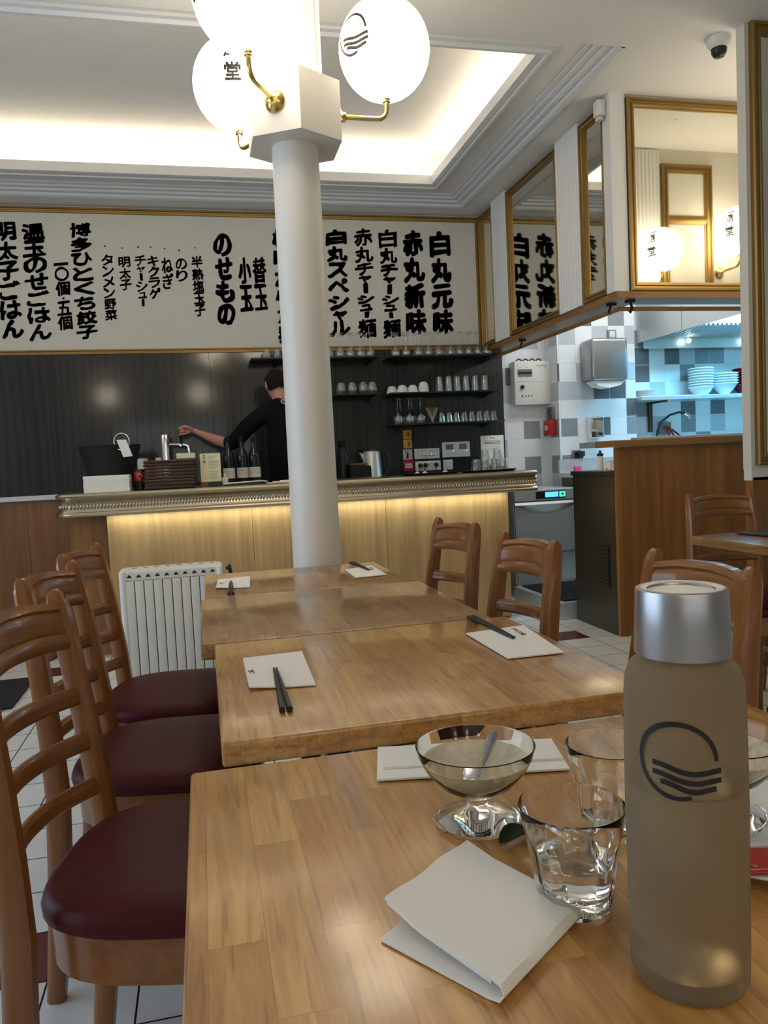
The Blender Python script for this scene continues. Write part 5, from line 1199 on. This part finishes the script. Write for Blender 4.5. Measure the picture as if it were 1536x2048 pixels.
V = [Q(.62, 5.55, .95, (.13, .10)), Q(.62, 5.55, 1.10, (.125, .09)), Q(.615, 5.56, 1.26, (.145, .10)), Q(.605, 5.58, 1.42, (.165, .10)), Q(.595, 5.605, 1.53, (.10, .075)), Q(.582, 5.63, 1.60, (.055, .055)), Q(.572, 5.66, 1.655, (.062, .066)),
     Q(.565, 5.685, 1.70, (.075, .092)), Q(.56, 5.69, 1.745, (.058, .072)),
     Q(.445, 5.60, 1.505, .066), Q(.345, 5.64, 1.41, .058), Q(.235, 5.70, 1.285, .046), Q(.165, 5.745, 1.30, .043), Q(.07, 5.82, 1.345, .034), Q(.005, 5.875, 1.378, .026), Q(-.03, 5.895, 1.392, (.034, .02)), Q(-.065, 5.905, 1.402, (.036, .02)),
     Q(.76, 5.60, 1.505, .066), Q(.83, 5.68, 1.38, .056), Q(.87, 5.78, 1.24, .046), Q(.80, 5.90, 1.15, .036), Q(.74, 5.96, 1.12, .03), Q(.70, 5.98, 1.10, (.036, .02)),
     Q(.53, 5.55, .84, .095), Q(.51, 5.54, .50, .068), Q(.50, 5.56, .28, .058), Q(.50, 5.57, .085, .04), Q(.50, 5.66, .035, (.04, .032)), Q(.71, 5.55, .84, .095), Q(.73, 5.54, .50, .068), Q(.74, 5.56, .28, .058), Q(.74, 5.57, .085, .04), Q(.74, 5.66, .035, (.04, .032))]
Ed = [(0, 1), (1, 2), (2, 3), (3, 4), (4, 5), (5, 6), (6, 7), (7, 8), (4, 9), (9, 10), (10, 11), (11, 12), (12, 13), (13, 14), (14, 15), (15, 16), (4, 17), (17, 18), (18, 19), (19, 20), (20, 21), (21, 22), (0, 23), (23, 24), (24, 25), (25, 26), (26, 27), (0, 28), (28, 29), (29, 30), (30, 31), (31, 32)]
# fingers of the left hand curled round the tap lever, thumb on the other side
def finger(root, pts):
    k = root
    for x, y, z, r in pts:
        V.append(Q(x, y, z, r)); Ed.append((k, len(V)-1)); k = len(V)-1
for i, (dz, ln) in enumerate(((.028, .92), (.012, 1.0), (-.005, .95), (-.022, .8))):
    finger(16, [(-.09, 5.895, 1.402+dz, .0105), (-.118*1-.0*ln, 5.875-.004, 1.40+dz, .0095), (-.135-.008*ln, 5.895, 1.396+dz, .009), (-.128, 5.925, 1.392+dz, .008)])
finger(15, [(-.045, 5.87, 1.408, .012), (-.08, 5.862, 1.425, .0105), (-.112, 5.88, 1.436, .009)])
for dz in (.03, .012, -.006, -.022): finger(22, [(.665, 5.985, 1.10+dz*.5, .0105), (.635, 5.98, 1.09+dz*.5, .0095), (.625, 5.965, 1.07+dz*.5, .008)])
finger(21, [(.72, 5.93, 1.11, .012), (.69, 5.93, 1.09, .010)])
V2 = [(v[0], v[1], v[2], tuple(c*(.58 if i in (9, 10, 17, 18) else .72) for c in (v[3] if isinstance(v[3], tuple) else (v[3], v[3])))) if i in (0, 1, 2, 3, 4, 9, 10, 17, 18, 23, 24, 28, 29) else v for i, v in enumerate(V)]
body = skin_mesh('body', V2, Ed, 'skin', person)
# face and ears on the same head
bm = nb()
hc = Vector((.565-ox_, 5.69-oy_, 1.70)); fwd = Vector((-.25, .93, -.27)).normalized(); side = fwd.cross(Vector((0, 0, 1))).normalized(); upv = side.cross(fwd)
HM = Matrix((side, fwd, upv)).transposed().to_4x4(); HM.translation = hc
t2 = nb(); bmesh.ops.create_icosphere(t2, subdivisions=3, radius=1)
for v in t2.verts:
    x, y, z = v.co; jaw = max(0, -z); v.co = Vector((x*(.076-.018*jaw), y*.094+.012*jaw*(1 if y > 0 else -.4), z*.112))
join(bm, t2, HM); t2.free()
for sd in (-1, 1):
    t2 = nb(); bmesh.ops.create_icosphere(t2, subdivisions=2, radius=1)
    join(bm, t2, HM @ Matrix.Translation((sd*.079, -.005, -.012)) @ Matrix.Rotation(sd*.35, 4, 'Z') @ Matrix.Diagonal((.010, .021, .034, 1))); t2.free()
    ball(bm, HM @ Vector((sd*.03, .088, .012)), .012)
prn = [(0, .088, .02), (0, .102, -.005), (0, .112, -.03), (0, .096, -.04)]
tube(bm, [HM @ Vector(p) for p in prn], [.006, .010, .014, .008], 8); tube(bm, [HM @ Vector(p) for p in ((-.024, .085, -.062), (0, .095, -.062), (.024, .085, -.062))], [.004, .007, .004], 8)
obj('head', bm, 'skin', person, 80)
bm = nb(); t2 = nb(); bmesh.ops.create_icosphere(t2, subdivisions=4, radius=1)
for v in t2.verts:
    x, y, z = v.co; k = 1+.035*noise.noise(Vector((x*6, y*6, z*6))); v.co = Vector((x*.084*k, y*.104*k-.004, z*.118*k))
dl = [v for v in t2.verts if v.co.z < -.062+.9*max(0, v.co.y+.03) or (v.co.y > .045 and v.co.z < .05)]
bmesh.ops.delete(t2, geom=dl, context='VERTS'); join(bm, t2, HM); t2.free(); obj('hair', bm, 'hair', person, 80, fix=False)
# clothes: shirt with sleeves to the elbow, trousers
g = .011
sv = [0, 1, 2, 3, 4, 9, 10, 11, 12, 17, 18, 19]; mp_ = {k: i for i, k in enumerate(sv)}
VS = []
for k in sv:
    x, y, z, r = V[k]; r = r if isinstance(r, tuple) else (r, r); VS.append((x, y, z, (r[0]+g, r[1]+g)))
VS[mp_[0]] = (V[0][0], V[0][1], .93, (.15, .12)); VS[mp_[4]] = (*V[4][:3], (.112, .082)); VS[mp_[12]] = (V[12][0]+.004, V[12][1], V[12][2]-.002, (.058, .058)); VS[mp_[11]] = (*V[11][:3], (.060, .060))
VS.append((V[5][0]+.003, V[5][1]-.006, V[5][2]-.012, (.066, .062)))
ES = [(mp_[a], mp_[b]) for a, b in Ed if a in mp_ and b in mp_]+[(mp_[4], len(VS)-1)]
shirt = skin_mesh('shirt', VS, ES, 'cloth', person)
bm = nb(); cx, cy, cz = .607-ox_, 5.505-oy_, 1.563
tube(bm, [(cx+.032*math.cos(a), cy-.0+.012*math.sin(a)*.3, cz+.017*math.sin(a)) for a in [k*2*PI/24 for k in range(25)]], .0035, 6); tube(bm, [(cx-.02, cy, cz+.004), (cx, cy, cz+.001), (cx+.025, cy, cz-.004)], .003, 6); obj('collar_emblem', bm, 'label', person)
tv = [0, 23, 24, 25, 26, 28, 29, 30, 31]; mt = {k: i for i, k in enumerate(tv)}
VT = []
for k in tv:
    x, y, z, r = V[k]; r = r if isinstance(r, tuple) else (r, r); VT.append((x, y, z if k else .93, (r[0]+.012, r[1]+.012)))
skin_mesh('trousers', VT, [(mt[a], mt[b]) for a, b in Ed if a in mt and b in mt], 'trousers', person)
for x in (.50, .74):
    bm = nb(); ball(bm, (x-ox_, 5.63-oy_, .045), .05, 3, (1, 2.2, .9)); bmesh.ops.bisect_plane(bm, geom=list(bm.verts)+list(bm.edges)+list(bm.faces), plane_co=(0, 0, .002), plane_no=(0, 0, 1), clear_inner=True); obj('shoe', bm, 'black', person, 60)

# finer nesting: printing and fittings belong to the part they sit on
NEST = {('globe_lamp', 'lettering'): 'globe', ('paper_napkin', 'printing'): 'sheet', ('dishwasher', 'display_frame'): 'control_panel', ('dishwasher', 'display'): 'control_panel', ('dishwasher', 'start_key'): 'control_panel',
        ('electric_box', 'breaker'): 'breaker_window', ('wine_bottle', 'label_print'): 'label', ('person', 'collar_emblem'): 'shirt', ('person', 'hair'): 'head', ('water_bottle', 'emblem'): 'glass_body', ('thermostat_panel', 'display'): 'plate',
        ('thermostat_panel', 'indicator_light'): 'plate', ('menu_board', 'lettering'): 'panel', ('beer_tap', 'lever'): 'spout', ('fire_sign', 'printing'): 'panel', ('red_wrapper', 'printing'): 'packet', ('radiator', 'vents'): 'top_cover',
        ('security_camera', 'dome'): 'base', ('fridge_unit', 'grille'): 'grille_frame', ('entrance_mat', 'lettering'): 'mat_body', ('table_card', 'printing'): 'card_sheets'}
for o in list(COL.objects):
    if o.parent and not o.parent.parent:
        key = (o.parent.name.split('.')[0], o.name.split('.')[0])
        if key in NEST:
            tgt = [c for c in o.parent.children if c.name.split('.')[0] == NEST[key]]
            if tgt:
                kids = list(o.children)
                if kids: continue
                o.parent = tgt[0]
